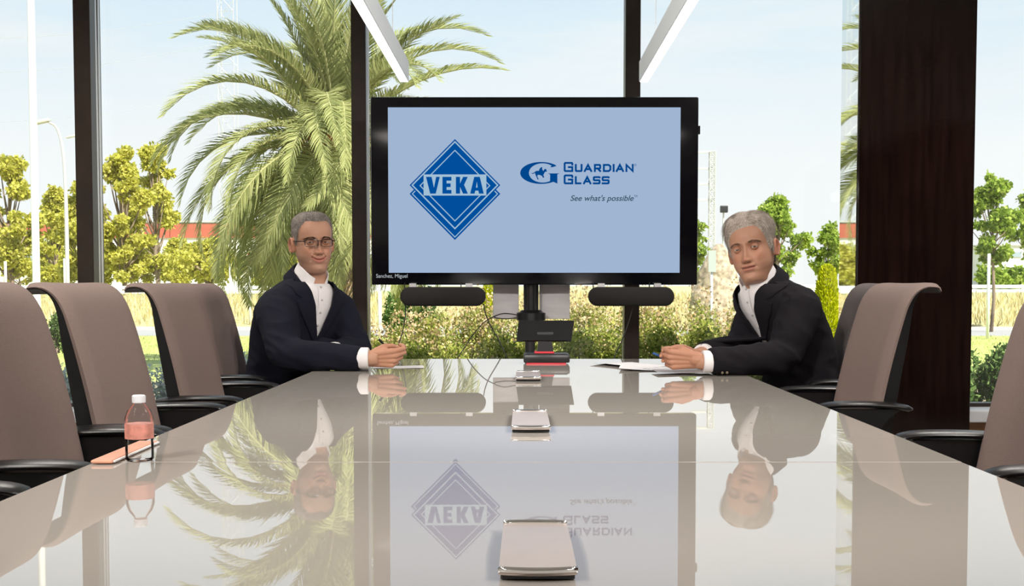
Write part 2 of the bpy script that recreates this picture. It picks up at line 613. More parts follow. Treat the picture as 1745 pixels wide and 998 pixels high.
# ------------------------------------------------------------------ pendant lamps
for px_in, side in ((697, -1), (1089, 1)):
    pe = at(px_in, 140, 4.82)
    xin, zb = pe.x, pe.z
    xo = xin + side * .038
    t = thing('pendant_lamp', ((xin + xo) / 2, 3.0, zb), 'slim white linear pendant lamp hanging over the %s half of the table' % ('left' if side < 0 else 'right'), 'pendant lamp', 'linear pendants over the table')
    y0, y1 = 1.6, 4.82
    MB().rbox(((xin + xo) / 2, (y0 + y1) / 2, zb + .042), (.038, y1 - y0, .080), .002, 1).build('housing', MAT['lamp_body'], t)
    MB().box(((xin + xo) / 2, (y0 + y1) / 2 - .001, zb + .0015), (.031, y1 - y0 - .004, .003)).build('diffuser', MAT['lamp_glow'], t)
    for yy in (2.0, 4.4):
        MB().tube([((xin + xo) / 2, yy, zb + .08), ((xin + xo) / 2, yy, ZC)], .0012, 6).build('suspension_cable', MAT['alu'], t)
        MB().lathe(((xin + xo) / 2, yy, zb + .082), [(.006, 0), (.006, .012), (.003, .018)], 10).build('cable_grip', MAT['dark_metal'], t)

# ------------------------------------------------------------------ display
YT = 6.0
sx = F_PX / YT
a_, b_ = at(631, 165, YT), at(1188.5, 485, YT)
tx0, tx1, tz1, tz0 = a_.x, b_.x, a_.z, b_.z
tv = thing('wall_display', ((tx0 + tx1) / 2, YT, tz0), 'large black framed screen on a stand showing two blue company logos', 'display')
MB().rbox(((tx0 + tx1) / 2, YT + .045, (tz0 + tz1) / 2), (tx1 - tx0, .09, tz1 - tz0), .006, 2).build('bezel', MAT['bezel'], tv, True, 30)
s0, s1 = at(661, 183, YT), at(1158, 464.5, YT)
MB().box((tx1 + .006, YT + .04, at(0, 220, YT).z), (.012, .03, .04)).build('side_button', MAT['black'], tv)
MB().box(((s0.x + s1.x) / 2, YT - .001, (s0.z + s1.z) / 2), (s1.x - s0.x, .002, s0.z - s1.z)).build('screen', emis('screen_backlight', (.350, .462, .640), 1.0), tv)
SCR = [o for o in tv.children if o.name.startswith('screen')][0]
INK_BLUE = emis('screen_blue', (.000, .078, .335))
INK_NAVY = emis('screen_navy', (.000, .062, .265))
INK_LIGHT = emis('screen_pale', (.36, .52, .66))
INK_DARK = emis('screen_slate', (.035, .085, .125))
INK_WHITE = emis('screen_white', (.45, .49, .52))
RAISE = {'v': .0024}


def flat(name, polys, m, parent, lvl):
    """thin printed shapes on the screen: polygons in photo pixels"""
    mb = MB()
    for poly in polys:
        mb.add([at(x, y, YT - RAISE['v'] - lvl * .0004) for x, y in poly], [tuple(range(len(poly)))])
    return mb.build(name, m, parent)


def ring_poly(o, i):
    return [[o[k], o[(k + 1) % len(o)], i[(k + 1) % len(o)], i[k]] for k in range(len(o))]


def zA(x, y): return (690 + x / 4.928, 220 + y / 4.928)


def dia(cx, cy, hx, hy):
    return [zA(cx, cy - hy), zA(cx + hx, cy), zA(cx, cy + hy), zA(cx - hx, cy)]


flat('diamond_logo', [dia(420, 543, 381, 387)], INK_BLUE, SCR, 0)
LOGO = [o for o in SCR.children if o.name.startswith('diamond_logo')][0]


def flat2(name, polys, m, lvl):
    return flat(name, polys, m, SCR, lvl)


flat2('diamond_outline', ring_poly(dia(420, 543, 363, 368), dia(420, 543, 352, 357)), INK_LIGHT, 1)
flat2('diamond_logo', [dia(420, 470, 381, 387)], INK_BLUE, 2)
flat2('diamond_outline', ring_poly(dia(420, 470, 366, 372), dia(420, 470, 351, 357)), INK_LIGHT, 3)
flat2('diamond_outline', ring_poly(dia(420, 474, 298, 302), dia(420, 474, 287, 291)), INK_LIGHT, 3)
flat2('banner', [[zA(157, 380), zA(684, 380), zA(684, 557), zA(157, 557)]], INK_LIGHT, 4)
VE = [[(177, 400), (224, 400), (244, 492), (262, 400), (293, 400), (259, 541), (212, 541)],
      [(315, 400), (391, 400), (391, 432), (350, 432), (350, 455), (384, 455), (384, 486), (350, 486), (350, 510), (391, 510), (391, 541), (315, 541)],
      [(428, 400), (463, 400), (463, 455), (489, 400), (528, 400), (497, 468), (529, 541), (488, 541), (463, 485), (463, 541), (428, 541)],
      [(582, 400), (629, 400), (662, 541), (622, 541), (617, 516), (591, 516), (585, 541), (548, 541)]]
for l_ in VE:
    flat2('letter', [[zA(*p) for p in l_]], INK_BLUE, 5)
flat2('letter_gap', [[zA(597, 490), zA(604, 440), zA(611, 490)]], INK_LIGHT, 6)


def zB(x, y): return (870 + x / 7.587, 260 + y / 7.587)


outer = [(395 + 270 * math.cos(math.radians(a)), 262 - 142 * math.sin(math.radians(a))) for a in range(48, 309, 6)]
inner = [(415 + 177 * math.cos(math.radians(a)), 262 - 124 * math.sin(math.radians(a))) for a in range(302, 47, -6)]
gp = [(596, 172)] + outer + [(606, 400), (605, 280), (634, 268), (482, 268), (512, 282), (511, 366)] + inner + [(515, 190), (548, 186)]
flat2('letter_g_emblem', [[zB(*p) for p in gp]], INK_NAVY, 1)
horse = [(262, 258), (285, 266), (318, 248), (330, 235), (368, 234), (372, 214), (384, 198), (396, 186), (412, 190), (408, 212), (424, 236),
         (438, 214), (456, 206), (472, 242), (458, 246), (444, 250), (434, 272), (424, 288), (436, 316), (424, 328), (404, 300), (384, 290),
         (352, 286), (346, 308), (364, 342), (352, 350), (334, 312), (322, 284), (316, 264), (284, 276)]
flat2('horse_rider_emblem', [[zB(*p) for p in horse]], INK_NAVY, 1)
GL = {'G': [[(1, .2), (1, .06), (.94, 0), (.08, 0), (0, .08), (0, .92), (.08, 1), (1, 1), (1, .52), (.55, .52)]],
      'U': [[(0, 0), (0, .92), (.08, 1), (.92, 1), (1, .92), (1, 0)]],
      'A': [[(0, 1), (.5, 0), (1, 1)], [(.2, .7), (.8, .7)]],
      'R': [[(0, 1), (0, 0), (.9, 0), (1, .1), (1, .48), (.9, .58), (0, .58)], [(.5, .58), (1, 1)]],
      'D': [[(0, 0), (.75, 0), (1, .22), (1, .78), (.75, 1), (0, 1), (0, 0)]],
      'I': [[(.5, 0), (.5, 1)]], 'N': [[(0, 1), (0, 0), (1, 1), (1, 0)]], 'L': [[(0, 0), (0, 1), (1, 1)]],
      'S': [[(1, .04), (.94, 0), (.08, 0), (0, .08), (0, .42), (.08, .5), (.92, .5), (1, .58), (1, .92), (.92, 1), (0, 1)]]}


def strokes(ch, x0, x1, y0, y1, w):
    polys = []
    h = w / 2
    for pl in GL[ch]:
        P = [Vector((x0 + h + (x1 - x0 - w) * x, y0 + h + (y1 - y0 - w) * y)) for x, y in pl]
        n = len(P)
        L, R = [], []
        for i in range(n):
            d0 = (P[i] - P[i - 1]).normalized() if i > 0 else (P[1] - P[0]).normalized()
            d1 = (P[i + 1] - P[i]).normalized() if i < n - 1 else d0
            b = d0 + d1
            b = b.normalized() if b.length > .3 else d0
            nn = Vector((-b.y, b.x))
            c = max(.45, nn.dot(Vector((-d0.y, d0.x))))
            e = Vector((0, 0))
            if i == 0: e = -d0 * h
            if i == n - 1: e = d0 * h
            L.append(P[i] + nn * h / c + e)
            R.append(P[i] - nn * h / c + e)
        for i in range(n - 1):
            polys.append([zB(*q) for q in (L[i], L[i + 1], R[i + 1], R[i])])
    return polys


for ch, x0, x1, y0, y1 in [('G', 687, 811, 120, 250), ('U', 831, 931, 146, 250), ('A', 947, 1056, 146, 250), ('R', 1078, 1172, 146, 250), ('D', 1194, 1303, 146, 250),
                           ('I', 1318, 1348, 146, 250), ('A', 1360, 1467, 146, 250), ('N', 1486, 1592, 146, 250),
                           ('G', 687, 811, 282, 409), ('L', 831, 916, 304, 409), ('A', 937, 1046, 304, 409), ('S', 1064, 1164, 304, 409), ('S', 1178, 1281, 304, 409)]:
    flat2('letter', strokes(ch, x0, x1, y0, y1, 25), INK_NAVY, 1)


def text(name, body, x0, x1, ybase, cap, m, shear=0.0, bold=0.0, parent=None, lvl=1):
    cu = bpy.data.curves.new('t', 'FONT')
    cu.body = body
    cu.size = 1
    cu.offset = bold
    cu.shear = shear
    o = bpy.data.objects.new('t', cu)
    COL.objects.link(o)
    dg = bpy.context.evaluated_depsgraph_get()
    me = bpy.data.meshes.new_from_object(o.evaluated_get(dg))
    bpy.data.objects.remove(o)
    V = verts_of(me)
    w = V[:, 0].max() - V[:, 0].min()
    p0, p1 = at(x0, ybase, YT - RAISE['v'] - lvl * .0004), at(x1, ybase, YT)
    kx = (p1.x - p0.x) / w
    kz = (cap / sx) / .70
    W = np.stack([p0.x + (V[:, 0] - V[:, 0].min()) * kx, np.full(len(V), p0.y), p0.z + V[:, 1] * kz], 1)
    me.vertices.foreach_set('co', W.astype(np.float32).ravel())
    return link_mesh(name, me, m, parent or SCR, False)


text('tagline', "See what's possible", *[zB(773, 0)[0], zB(1592, 0)[0]], zB(0, 622)[1], 9.3, INK_DARK, shear=.28, bold=.012)
text('trademark_sign', 'TM', zB(1597, 0)[0], zB(1640, 0)[0], zB(0, 578)[1], 4, INK_DARK)
text('registered_sign', '\u00ae', zB(1598, 0)[0], zB(1628, 0)[0], zB(0, 176)[1], 4.2, INK_BLUE)
text('caption', 'Sanchez, Miguel', 641, 694.5, 473, 6.4, INK_WHITE, parent=tv)

# stand behind the table end
cxs = at(905, 500, 6.08).x
st = thing('display_stand', (cxs, 6.1, 0), 'black pole stand with silver back plates carrying the large screen', 'stand')
zz = lambda y, Y=6.08: at(0, y, Y).z
MB().lathe((cxs, 6.08, 0), [(.038, zz(536)), (.038, tz0 + .05)], 24).build('column', MAT['black_gloss'], st, True, 40)
MB().lathe((cxs, 6.08, 0), [(.060, zz(546)), (.073, zz(545)), (.073, zz(533)), (.060, zz(531)), (.05, zz(528))], 28).build('collar', MAT['black'], st, True, 40)
MB().lathe((cxs - .005, 6.08, 0), [(.026, .04), (.026, zz(546))], 20).build('lower_column', MAT['dark_metal'], st, True, 40)
MB().rbox((cxs, 6.02, .02), (.8, .55, .04), .01).build('base', MAT['black'], st)
for s0_, s1_ in ((840, 884), (919, 971)):
    p, q = at(s0_, 487, 6.16), at(s1_, 543, 6.16)
    MB().rbox(((p.x + q.x) / 2, 6.165, (p.z + q.z) / 2 + .02), (q.x - p.x, .008, p.z - q.z + .04), .002, 1, Matrix.Rotation(.06 if s0_ < 900 else -.03, 3, 'Z')).build('back_plate', MAT['silver_sheet'], st)
MB().box((cxs, 6.11, tz0 + .25), (.34, .05, .34)).build('mount_bracket', MAT['dark_metal'], st)

for i, (x0, x1) in enumerate(((681.5, 827.5), (1003, 1149.5))):
    p, q = at(x0, 488.5, 5.98), at(x1, 521.5, 5.98)
    cx_, cz_, r = (p.x + q.x) / 2, (p.z + q.z) / 2, (p.z - q.z) / 2
    hl = (q.x - p.x) / 2 - r
    t = thing('speaker_bar', (cx_, 6.0, cz_ - r), 'black pill-shaped cloth speaker bar hanging under the %s half of the screen' % ('left' if i == 0 else 'right'), 'speaker', 'speaker bars under the screen')
    rings = []
    for dy, k_ in ((-.03, .80), (-.022, .97), (-.012, 1), (.03, 1), (.036, .95)):
        rg = []
        for a in range(24):
            th = 2 * PI * a / 24 + PI / 24
            ccx = hl if math.cos(th) > 0 else -hl
            rg.append((cx_ + ccx + r * k_ * math.cos(th), 6.0 + dy, cz_ + r * k_ * math.sin(th)))
        rings.append(rg)
    MB().loft(rings).build('body', MAT['fabric_black'], t, True, 50)
    for ox in (-.15, .13):
        MB().box((cx_ + ox, 6.0, cz_ + r + .006), (.034, .03, .022)).build('hanging_clip', MAT['alu'], t)
        MB().box((cx_ + ox - .04, 6.0, cz_ + r + .006), (.004, .02, .03)).build('strap', MAT['black'], t)

# cables
def cable(label, pts, r=.0028):
    P = catmull([at(x, y, Y) for x, y, Y in pts], 40)
    o = MB().tube([Vector(p) for p in P], r, 6).build('cable', MAT['cable'], None, True)
    return tag(o, label, 'cable')


cable('thin black cable dropping from the left end of the left speaker bar', [(691, 520, 6.0), (691, 535, 6.0), (686, 565, 5.95), (679, 590, 5.9), (676, 640, 5.9), (690, 720, 5.9)])
cable('thin black cable slanting down from the right end of the left speaker bar', [(824, 517, 6.0), (827, 532, 6.0), (834, 551, 5.95), (850, 580, 5.9), (864, 611, 5.85), (874, 660, 5.9)])
cable('black looped cable running from the stand collar down behind the table', [(884, 541, 6.02), (862, 543, 6.0), (842, 540, 5.98), (858, 534, 5.97), (880, 536, 6.0)])
cable('thin black cable arching left from the silver plate down to the table end', [(842, 539, 5.98), (825, 549, 5.96), (806, 570, 5.92), (792, 592, 5.9), (778, 615, 5.88), (766, 660, 5.9)])
cable('thin black cable hanging in front of the window post from the right speaker bar', [(1079, 520, 6.0), (1074, 540, 6.0), (1062, 575, 5.95), (1046, 612, 5.9), (1036, 660, 5.9)])

# tablet console on the table end
YD = 4.98
p = at(931, 618, YD)
t = thing('tablet_console', (p.x, YD, ZT), 'black tilted tablet console with red foot on the far table end', 'console')
wd = 78 / F_PX * YD
MB().box((p.x - .002, YD, ZT + .003), (wd * .86, .12, .006)).build('rubber_foot', MAT['red'], t)
MB().rbox((p.x, YD, ZT + .023), (wd, .135, .034), .006, 2).build('base', MAT['black'], t, True, 30)
MB().box((p.x, YD - .012, ZT + .0415), (wd * .9, .10, .003)).build('base_top', MAT['dark_metal'], t)
pr = at(929, 600, YD - .02)
MB().rbox((pr.x - .004, YD - .01, ZT + .047), (.082, .08, .008), .003).build('red_band', MAT['red'], t)
MB().loft([[(pr.x + sx_ * w_, YD + y_ + dy, z_) for sx_, dy in ((-1, -.03), (1, -.03), (1, .03), (-1, .03))] for w_, y_, z_ in ((.034, -.005, ZT + .05), (.028, 0, ZT + .09), (.034, .01, ZT + .13))]).build('neck', MAT['black_gloss'], t)
q0, q1 = at(884, 546, YD), at(979, 546, YD)
b0, b1 = at(880, 579, YD), at(973, 579, YD)
dy = .05
mb = MB()
mb.add([(b0.x, YD - .04, b0.z), (b1.x, YD - .04, b1.z), (q1.x, YD + .02, q1.z), (q0.x, YD + .02, q0.z),
        (b0.x, YD - .028, b0.z - .006), (b1.x, YD - .028, b1.z - .006), (q1.x, YD + .032, q1.z - .006), (q0.x, YD + .032, q0.z - .006)],
       [(0, 1, 2, 3), (7, 6, 5, 4), (0, 4, 5, 1), (1, 5, 6, 2), (2, 6, 7, 3), (3, 7, 4, 0)])
mb.build('tablet', MAT['black'], t)


# ------------------------------------------------------------------ chairs
BACK_PROF = [(.035, .45), (.022, .56), (.002, .68), (-.022, .80), (-.046, .90), (-.062, .96), (-.076, 1.005), (-.096, 1.040), (-.122, 1.060), (-.150, 1.066), (-.182, 1.063), (-.208, 1.054)]
BP = catmull(BACK_PROF, 34)


def back_loft(off_f, off_b, wscale, edge, dish):
    """closed loft up the backrest profile; off_f, off_b: front and back offset from the profile as functions of s"""
    rings = []
    n = len(BP)
    for i in range(n):
        s = i / (n - 1)
        tg = BP[min(i + 1, n - 1)] - BP[max(i - 1, 0)]
        tg = tg / np.linalg.norm(tg)
        nn = np.array([tg[1], -tg[0]])
        w = .245 * wscale * (1 - .30 * float(sstep(s, .80, 1.0)) ** 2) * (1 - .05 * float(sstep(s, .0, .12)) * 0)
        ff, fb = off_f(s), off_b(s)
        row = []
        m = 14
        for j in range(m + 1):
            u = -1 + 2 * j / m
            e = edge * max(0, (abs(u) - .80) / .20) ** 2
            d = dish * u * u * (1 - s) + ff - e
            row.append((BP[i][0] + nn[0] * d, w * u, BP[i][1] + nn[1] * d))
        for j in range(m + 1):
            u = 1 - 2 * j / m
            d = dish * u * u * (1 - s) + fb
            row.append((BP[i][0] + nn[0] * d, w * u * .99, BP[i][1] + nn[1] * d))
        rings.append(row)
    return MB().loft(rings)


def make_chair(label, fabric, arm_z):
    t = thing('conference_chair', (0, 0, 0), label, 'chair', 'conference chairs along the table', local=True)
    back_loft(lambda s: .004, lambda s: -.024 + .014 * s, 1.0, .014, .018).build('backrest', fabric, t, True, 50)
    back_loft(lambda s: -.022 + .010 * s, lambda s: -.070 + .055 * float(sstep(s, .0, .85)), .985, .0, .018).build('back_shell', MAT['black'], t, True, 40)
    mb = MB()
    rings = []
    for x, w, z0, z1 in ((.0, .22, .435, .475), (.02, .238, .42, .49), (.25, .25, .42, .488), (.43, .245, .42, .485), (.49, .23, .425, .465), (.50, .21, .435, .45)):
        rings.append([(x, -w, (z0 + z1) / 2), (x, -w * .93, z1), (x, 0, z1 - .008), (x, w * .93, z1), (x, w, (z0 + z1) / 2), (x, w * .9, z0), (x, -w * .9, z0)])
    mb.loft(rings).build('seat', fabric, t, True, 50)
    MB().rbox((.22, 0, .40), (.26, .2, .05), .01).build('seat_mechanism', MAT['black'], t)
    MB().lathe((.22, 0, 0), [(.03, .10), (.03, .27), (.02, .275), (.02, .40)], 14).build('gas_lift', MAT['chrome'], t, True, 40)
    for k in range(5):
        a = 2 * PI * k / 5 + .3
        d = Vector((math.cos(a), math.sin(a), 0))
        c = Vector((.22, 0, 0))
        lg = MB().tube([c + d * .02 + Vector((0, 0, .115)), c + d * .17 + Vector((0, 0, .10)), c + d * .31 + Vector((0, 0, .075))], [.024, .019, .013], 8).build('base_leg', MAT['chrome'], t, True)
        cp = c + d * .305
        MB().tube([cp + Vector((-d.y, d.x, 0)) * q + Vector((0, 0, .028)) for q in (-.022, .022)], .028, 12).build('caster', MAT['black'], lg)
    for sgn, az in zip((-1, 1), arm_z):
        y = sgn * .275
        pts = catmull([(-.085, -.014), (-.03, -.004), (.06, .0), (.15, -.002), (.195, -.012)], 14)
        rings = []
        for i, (x, dz) in enumerate(pts):
            s = i / 13
            w = .030 + .012 * math.sin(PI * min(1, s * 1.1))
            if i in (0, 13): w *= .55
            th = .0085 if 0 < i < 13 else .004
            rings.append([(x, y + w * math.cos(q), dz + th * math.sin(q) * (1 if math.sin(q) > 0 else 1.25)) for q in [2 * PI * k / 14 for k in range(14)]])
        ap = MB().loft(rings).build('armrest', MAT['black'], t, True, 60)
        ap.location.z = az - .011
        sp = [(-.05, -.014), (.16, -.014), (.13, -.035), (.105, -.075), (.10, -.14), (.115, -.27), (.03, -.27), (.03, -.15), (.015, -.08), (-.015, -.04)]
        mb = MB()
        mb.loft([[(x, y + q, z) for x, z in sp] for q in (-.018, .018)])
        mb.build('arm_bracket', MAT['black'], ap)
    return t


chair0 = make_chair('x', MAT['taupe'], (.70, .70))


def copy_tree(o, parent=None):
    c = o.copy()
    COL.objects.link(c)
    c.parent = parent
    for ch in list(o.children):
        copy_tree(ch, c)
    return c


CH = [('taupe chair outside the left frame edge of which only one armrest shows', -1.05, 1.80, 0, (.727, .727), 0),
      ('nearest taupe chair on the left whose backrest is cut by the left frame edge', -1.04, 2.60, 3, (.727, .727), 0),
      ('second taupe chair on the left, next beyond the one cut by the frame', -1.05, 3.21, 0, (.727, .727), 0),
      ('third taupe chair on the left, just before the chair of the man with glasses', -1.052, 3.98, 0, (.727, .727), 0),
      ('taupe chair holding the man with glasses', -1.16, 4.83, 0, (.727, .727), 0),
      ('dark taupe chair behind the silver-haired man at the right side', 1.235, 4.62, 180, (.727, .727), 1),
      ('taupe chair on the right standing before the dark pillar', 1.06, 3.79, 180, (.727, .727), 0),
      ('nearest taupe chair on the right, cut by the right edge of the frame', 1.075, 2.54, 180, (.727, .727), 0)]
first = True
for label, x, y, rz, az, dark in CH:
    c = chair0 if first else copy_tree(chair0)
    first = False
    c.location = (x, y, 0)
    c.rotation_euler = (0, 0, math.radians(rz))
    c['label'] = label
    arms = sorted([o for o in c.children if o.name.startswith('armrest')], key=lambda o: o.name)
    for o, z in zip(arms, az if rz < 90 else az[::-1]):
        o.location.z = z - .011
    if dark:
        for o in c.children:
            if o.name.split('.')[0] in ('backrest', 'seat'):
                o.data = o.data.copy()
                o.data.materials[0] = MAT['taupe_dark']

# ------------------------------------------------------------------ things on the table
def sheet(label, c, w, h, rz, curl=0.0, z=ZT + .0012, m='paper', lines=None, group=None):
    t = thing('paper_sheet', (c[0], c[1], z), label, 'paper', group)
    R_ = Matrix.Rotation(rz, 3, 'Z')
    vs, fs = [], []
    nx, ny = 12, 8
    for i in range(nx + 1):
        for j in range(ny + 1):
            x, y = (i / nx - .5) * w, (j / ny - .5) * h
            zz_ = curl * max(0, (-x / w - .1)) ** 2 * 4 + .0008 * math.sin(9 * i / nx)
            vs.append(R_ @ Vector((x, y, zz_)) + Vector((c[0], c[1], z)))
    for i in range(nx):
        for j in range(ny):
            a = i * (ny + 1) + j
            fs.append((a, a + ny + 1, a + ny + 2, a + 1))
    MB().add(vs, fs).build('sheet', MAT[m], t, True)
    if lines:
        mb = MB()
        for (x, y, l, ang) in lines:
            p = Vector((x, y, 0))
            d = Vector((math.cos(ang), math.sin(ang), 0)) * l
            nrm = Vector((-d.y, d.x, 0)).normalized() * .0022
            mb.add([R_ @ q + Vector((c[0], c[1], z + .002)) for q in (p - nrm, p + d - nrm, p + d + nrm, p + nrm)], [(0, 1, 2, 3)])
        mb.build('handwriting', MAT['ink'], t)
    return t


sheet('small white sheet under the writing hand of the man with glasses', (-.485, 4.74), .20, .15, .1)
sheet('white printed sheet at the far side of the papers before the silver-haired man', (.44, 4.86), .21, .28, .5, .012, group='papers before the silver-haired man')
sheet('top white sheet with pen marks lying before the silver-haired man', (.53, 4.62), .30, .22, -.12, .010, ZT + .004, lines=[(-.06, -.03, .05, -1.0), (-.02, .05, .03, -.9)], group='papers before the silver-haired man')
sheet('greyish printed sheet under the clasped hands of the silver-haired man', (.60, 4.42), .22, .16, .05, .004, ZT + .0065, 'paper_back', group='papers before the silver-haired man')

# clear water bottle on the left edge
bx, by = -.708, 2.22
t = thing('water_bottle', (bx, by, ZT), 'small clear plastic bottle with a red label band on the left table edge', 'bottle')
KB = .88
def bl(prof): return [(r * KB, z * KB) for r, z in prof]
MB().lathe((bx, by, ZT), bl([(.004, .001), (.026, .0), (.029, .004), (.029, .035), (.028, .04), (.029, .045), (.029, .09), (.024, .105), (.013, .118), (.0115, .130)]), 28).build('body', glass_mat('clear_plastic', (.97, .975, .975), 1.22, .03), t, True, 60)
MB().lathe((bx, by, ZT), bl([(.0296, .047), (.0296, .078)]), 28).build('label', M('bottle_label', (.60, .24, .19), .5, vary=.3, scale=60), t, True, 40)
MB().lathe((bx, by, ZT), bl([(.0135, .122), (.014, .124), (.014, .136), (.012, .138)]), 20).build('cap', MAT['sill'], t, True, 40)
# salmon folder along the edge
t = thing('card_folder', (-.762, 2.31, ZT), 'salmon card folder lying along the left table edge beside the bottle', 'folder')
MB().rbox((-.762, 2.31, ZT + .004), (.040, .28, .006), .002, 1).build('cover', MAT['folder'], t)
MB().box((-.741, 2.31, ZT + .004), (.004, .27, .003)).build('inner_sheet', MAT['paper'], t)


# ------------------------------------------------------------------ people
SKIN = attr_mat('skin', rough=.48, spec=.35, sss=.10, bump=.08, bscale=400)
M_SHIRT = M('white_cotton', (.80, .77, .78), .8, vary=.02, scale=60, bump=.06, bscale=300)
M_SUIT_NAVY = M('navy_wool', (.0055, .0062, .0145), .9, vary=.2, scale=260, bump=.15, bscale=500, spec=.25)
M_SUIT_DARK = M('dark_plum_black_wool', (.0075, .0062, .0095), .9, vary=.2, scale=260, bump=.15, bscale=500, spec=.25)
M_TROUSER = M('dark_trouser_wool', (.012, .012, .016), .9)
M_SHOE = M('black_leather', (.01, .009, .008), .3)
M_EYE_W = M('eye_white', (.52, .48, .45), .25)
M_IRIS_B = M('brown_iris', (.06, .035, .02), .15)
M_IRIS_G = M('grey_iris', (.10, .11, .11), .15)
M_PUPIL = M('pupil', (.003, .003, .003), .1)
M_BUTTON = M('shirt_button', (.45, .43, .43), .4)
M_GLASSES = M('dark_horn_frame', (.02, .012, .010), .25)

# row: front y, front z, back y, back z, half width  (face looks to -y, eyes at z = 0)
HEAD_ROWS = [(-.033, -.178, .080, -.150, .060), (-.034, -.162, .077, -.136, .059), (-.036, -.146, .074, -.121, .058), (-.044, -.130, .073, -.104, .057), (-.066, -.1235, .075, -.088, .0575),
             (-.084, -.119, .080, -.070, .0575), (-.0925, -.107, .084, -.056, .0605), (-.0915, -.091, .088, -.042, .064), (-.0945, -.079, .091, -.030, .067),
             (-.0955, -.070, .093, -.022, .0685), (-.0965, -.061, .095, -.014, .070), (-.0955, -.052, .097, -.005, .0715), (-.0945, -.044, .099, .004, .0728),
             (-.0925, -.025, .101, .020, .0745), (-.0915, .000, .102, .040, .0748), (-.0965, .018, .101, .055, .0752), (-.0975, .040, .097, .072, .0758),
             (-.0905, .064, .088, .084, .0725), (-.076, .087, .072, .098, .0625), (-.053, .1035, .050, .1075, .0465), (-.026, .1125, .025, .1135, .0255), (-.003, .114, .003, .1145, .004)]


def head_grid(smile=0.0, nose=1.0, jaw=1.0, nr=170, nc=180, noseL=0.0):
    R_ = catmull(HEAD_ROWS, nr)
    q = np.linspace(0, 1, nc, endpoint=False)
    phi = 2 * PI * (q - .085 * np.sin(2 * PI * q) / 1.0 * .9)      # denser at the face
    s, c = np.sin(phi), np.cos(phi)
    sx_ = np.sign(s) * np.abs(s) ** .88
    t = (1 - np.sign(c) * np.abs(c) ** .95) / 2
    X = R_[:, 4][:, None] * sx_[None, :]
    Y = R_[:, 0][:, None] + (R_[:, 2] - R_[:, 0])[:, None] * t[None, :]
    tz = t * t * (3 - 2 * t)
    Z = R_[:, 1][:, None] + (R_[:, 3] - R_[:, 1])[:, None] * tz[None, :]
    # jaw: narrower towards the chin in front
    front = sstep(-Y, .0, .085)
    low = sstep(-Z, .055, .115)
    X = X * (1 - .17 * front * low) * (1 + (jaw - 1) * low)
    ax = np.abs(X)
    fw = sstep(-Y, .015, .06)

    def g(x0, z0, rx, rz): return np.exp(-((ax - x0) / rx) ** 2 - ((Z - z0) / rz) ** 2)
    D = np.zeros_like(X)
    nz = np.clip((.012 - Z) / (.052 + noseL), 0, 1)
    prof = np.interp(Z, [-.053 - noseL, -.049 - noseL, -.0445 - noseL, -.038 - noseL, -.028, -.016, -.004, .010, .020], [0, .010, .0205, .0245, .0195, .0135, .0085, .004, .0])
    wid = .0068 + .0050 * nz
    D += nose * prof * np.exp(-(ax / wid) ** 2.0)
    D += .0045 * nose * g(.0, -.0400 - noseL, .0100, .0085)
    D += .0095 * g(.0135, -.0405 - noseL, .0062, .0068)            # nostril wings
    D -= .0040 * g(.008, -.0495 - noseL, .0045, .0030)             # nostrils
    D -= .0110 * g(.0315, .000, .0185, .0125)                      # sockets
    D -= .0035 * g(.014, .002, .007, .012)
    D += .0035 * g(.032, .0185, .022, .0065)                       # brow ridge
    D += .0045 * g(.046, -.026, .018, .016)                        # cheekbones
    D += (.0035 + .004 * smile) * g(.040, -.040, .014, .014)
    zc = -.0695 + smile * .010 * (ax / .026) ** 2
    mw = .0245 + .005 * smile
    inm = 1 - sstep(ax, mw * .75, mw * 1.08)
    D += .0036 * np.exp(-((Z - zc - .0060) / .0042) ** 2) * inm
    D += .0044 * np.exp(-((Z - zc + .0075) / .0052) ** 2) * inm * (1 - .25 * sstep(ax, .010, .024))
    D -= .0048 * np.exp(-((Z - zc) / .0020) ** 2) * (1 - sstep(ax, mw * .85, mw * 1.1))
    D -= .0030 * np.exp(-((ax - mw) / .004) ** 2 - ((Z - (-.0695 + smile * .010)) / .005) ** 2)
    D -= .0030 * g(.0, -.0885, .016, .005)                         # under the lip
    D += .0030 * g(.0, -.104, .015, .011)                          # chin
    D -= .0012 * g(.0, -.0575, .0030, .006)
    for k in np.linspace(0, 1, 9):                                 # nasolabial fold
        D -= (.0011 + .0012 * smile) * g(.0175 + .0145 * k, -.044 - .030 * k, .0032, .0050)
    for zf in (.044, .056, .068):
        D -= .0005 * np.exp(-((Z - zf - .002 * np.cos(ax * 60)) / .0018) ** 2) * (1 - sstep(ax, .03, .05))
    D -= .0012 * g(.030, -.0150, .015, .0030)                      # bag under the eye
    Y = Y - D * fw
    return X, Y, Z, phi


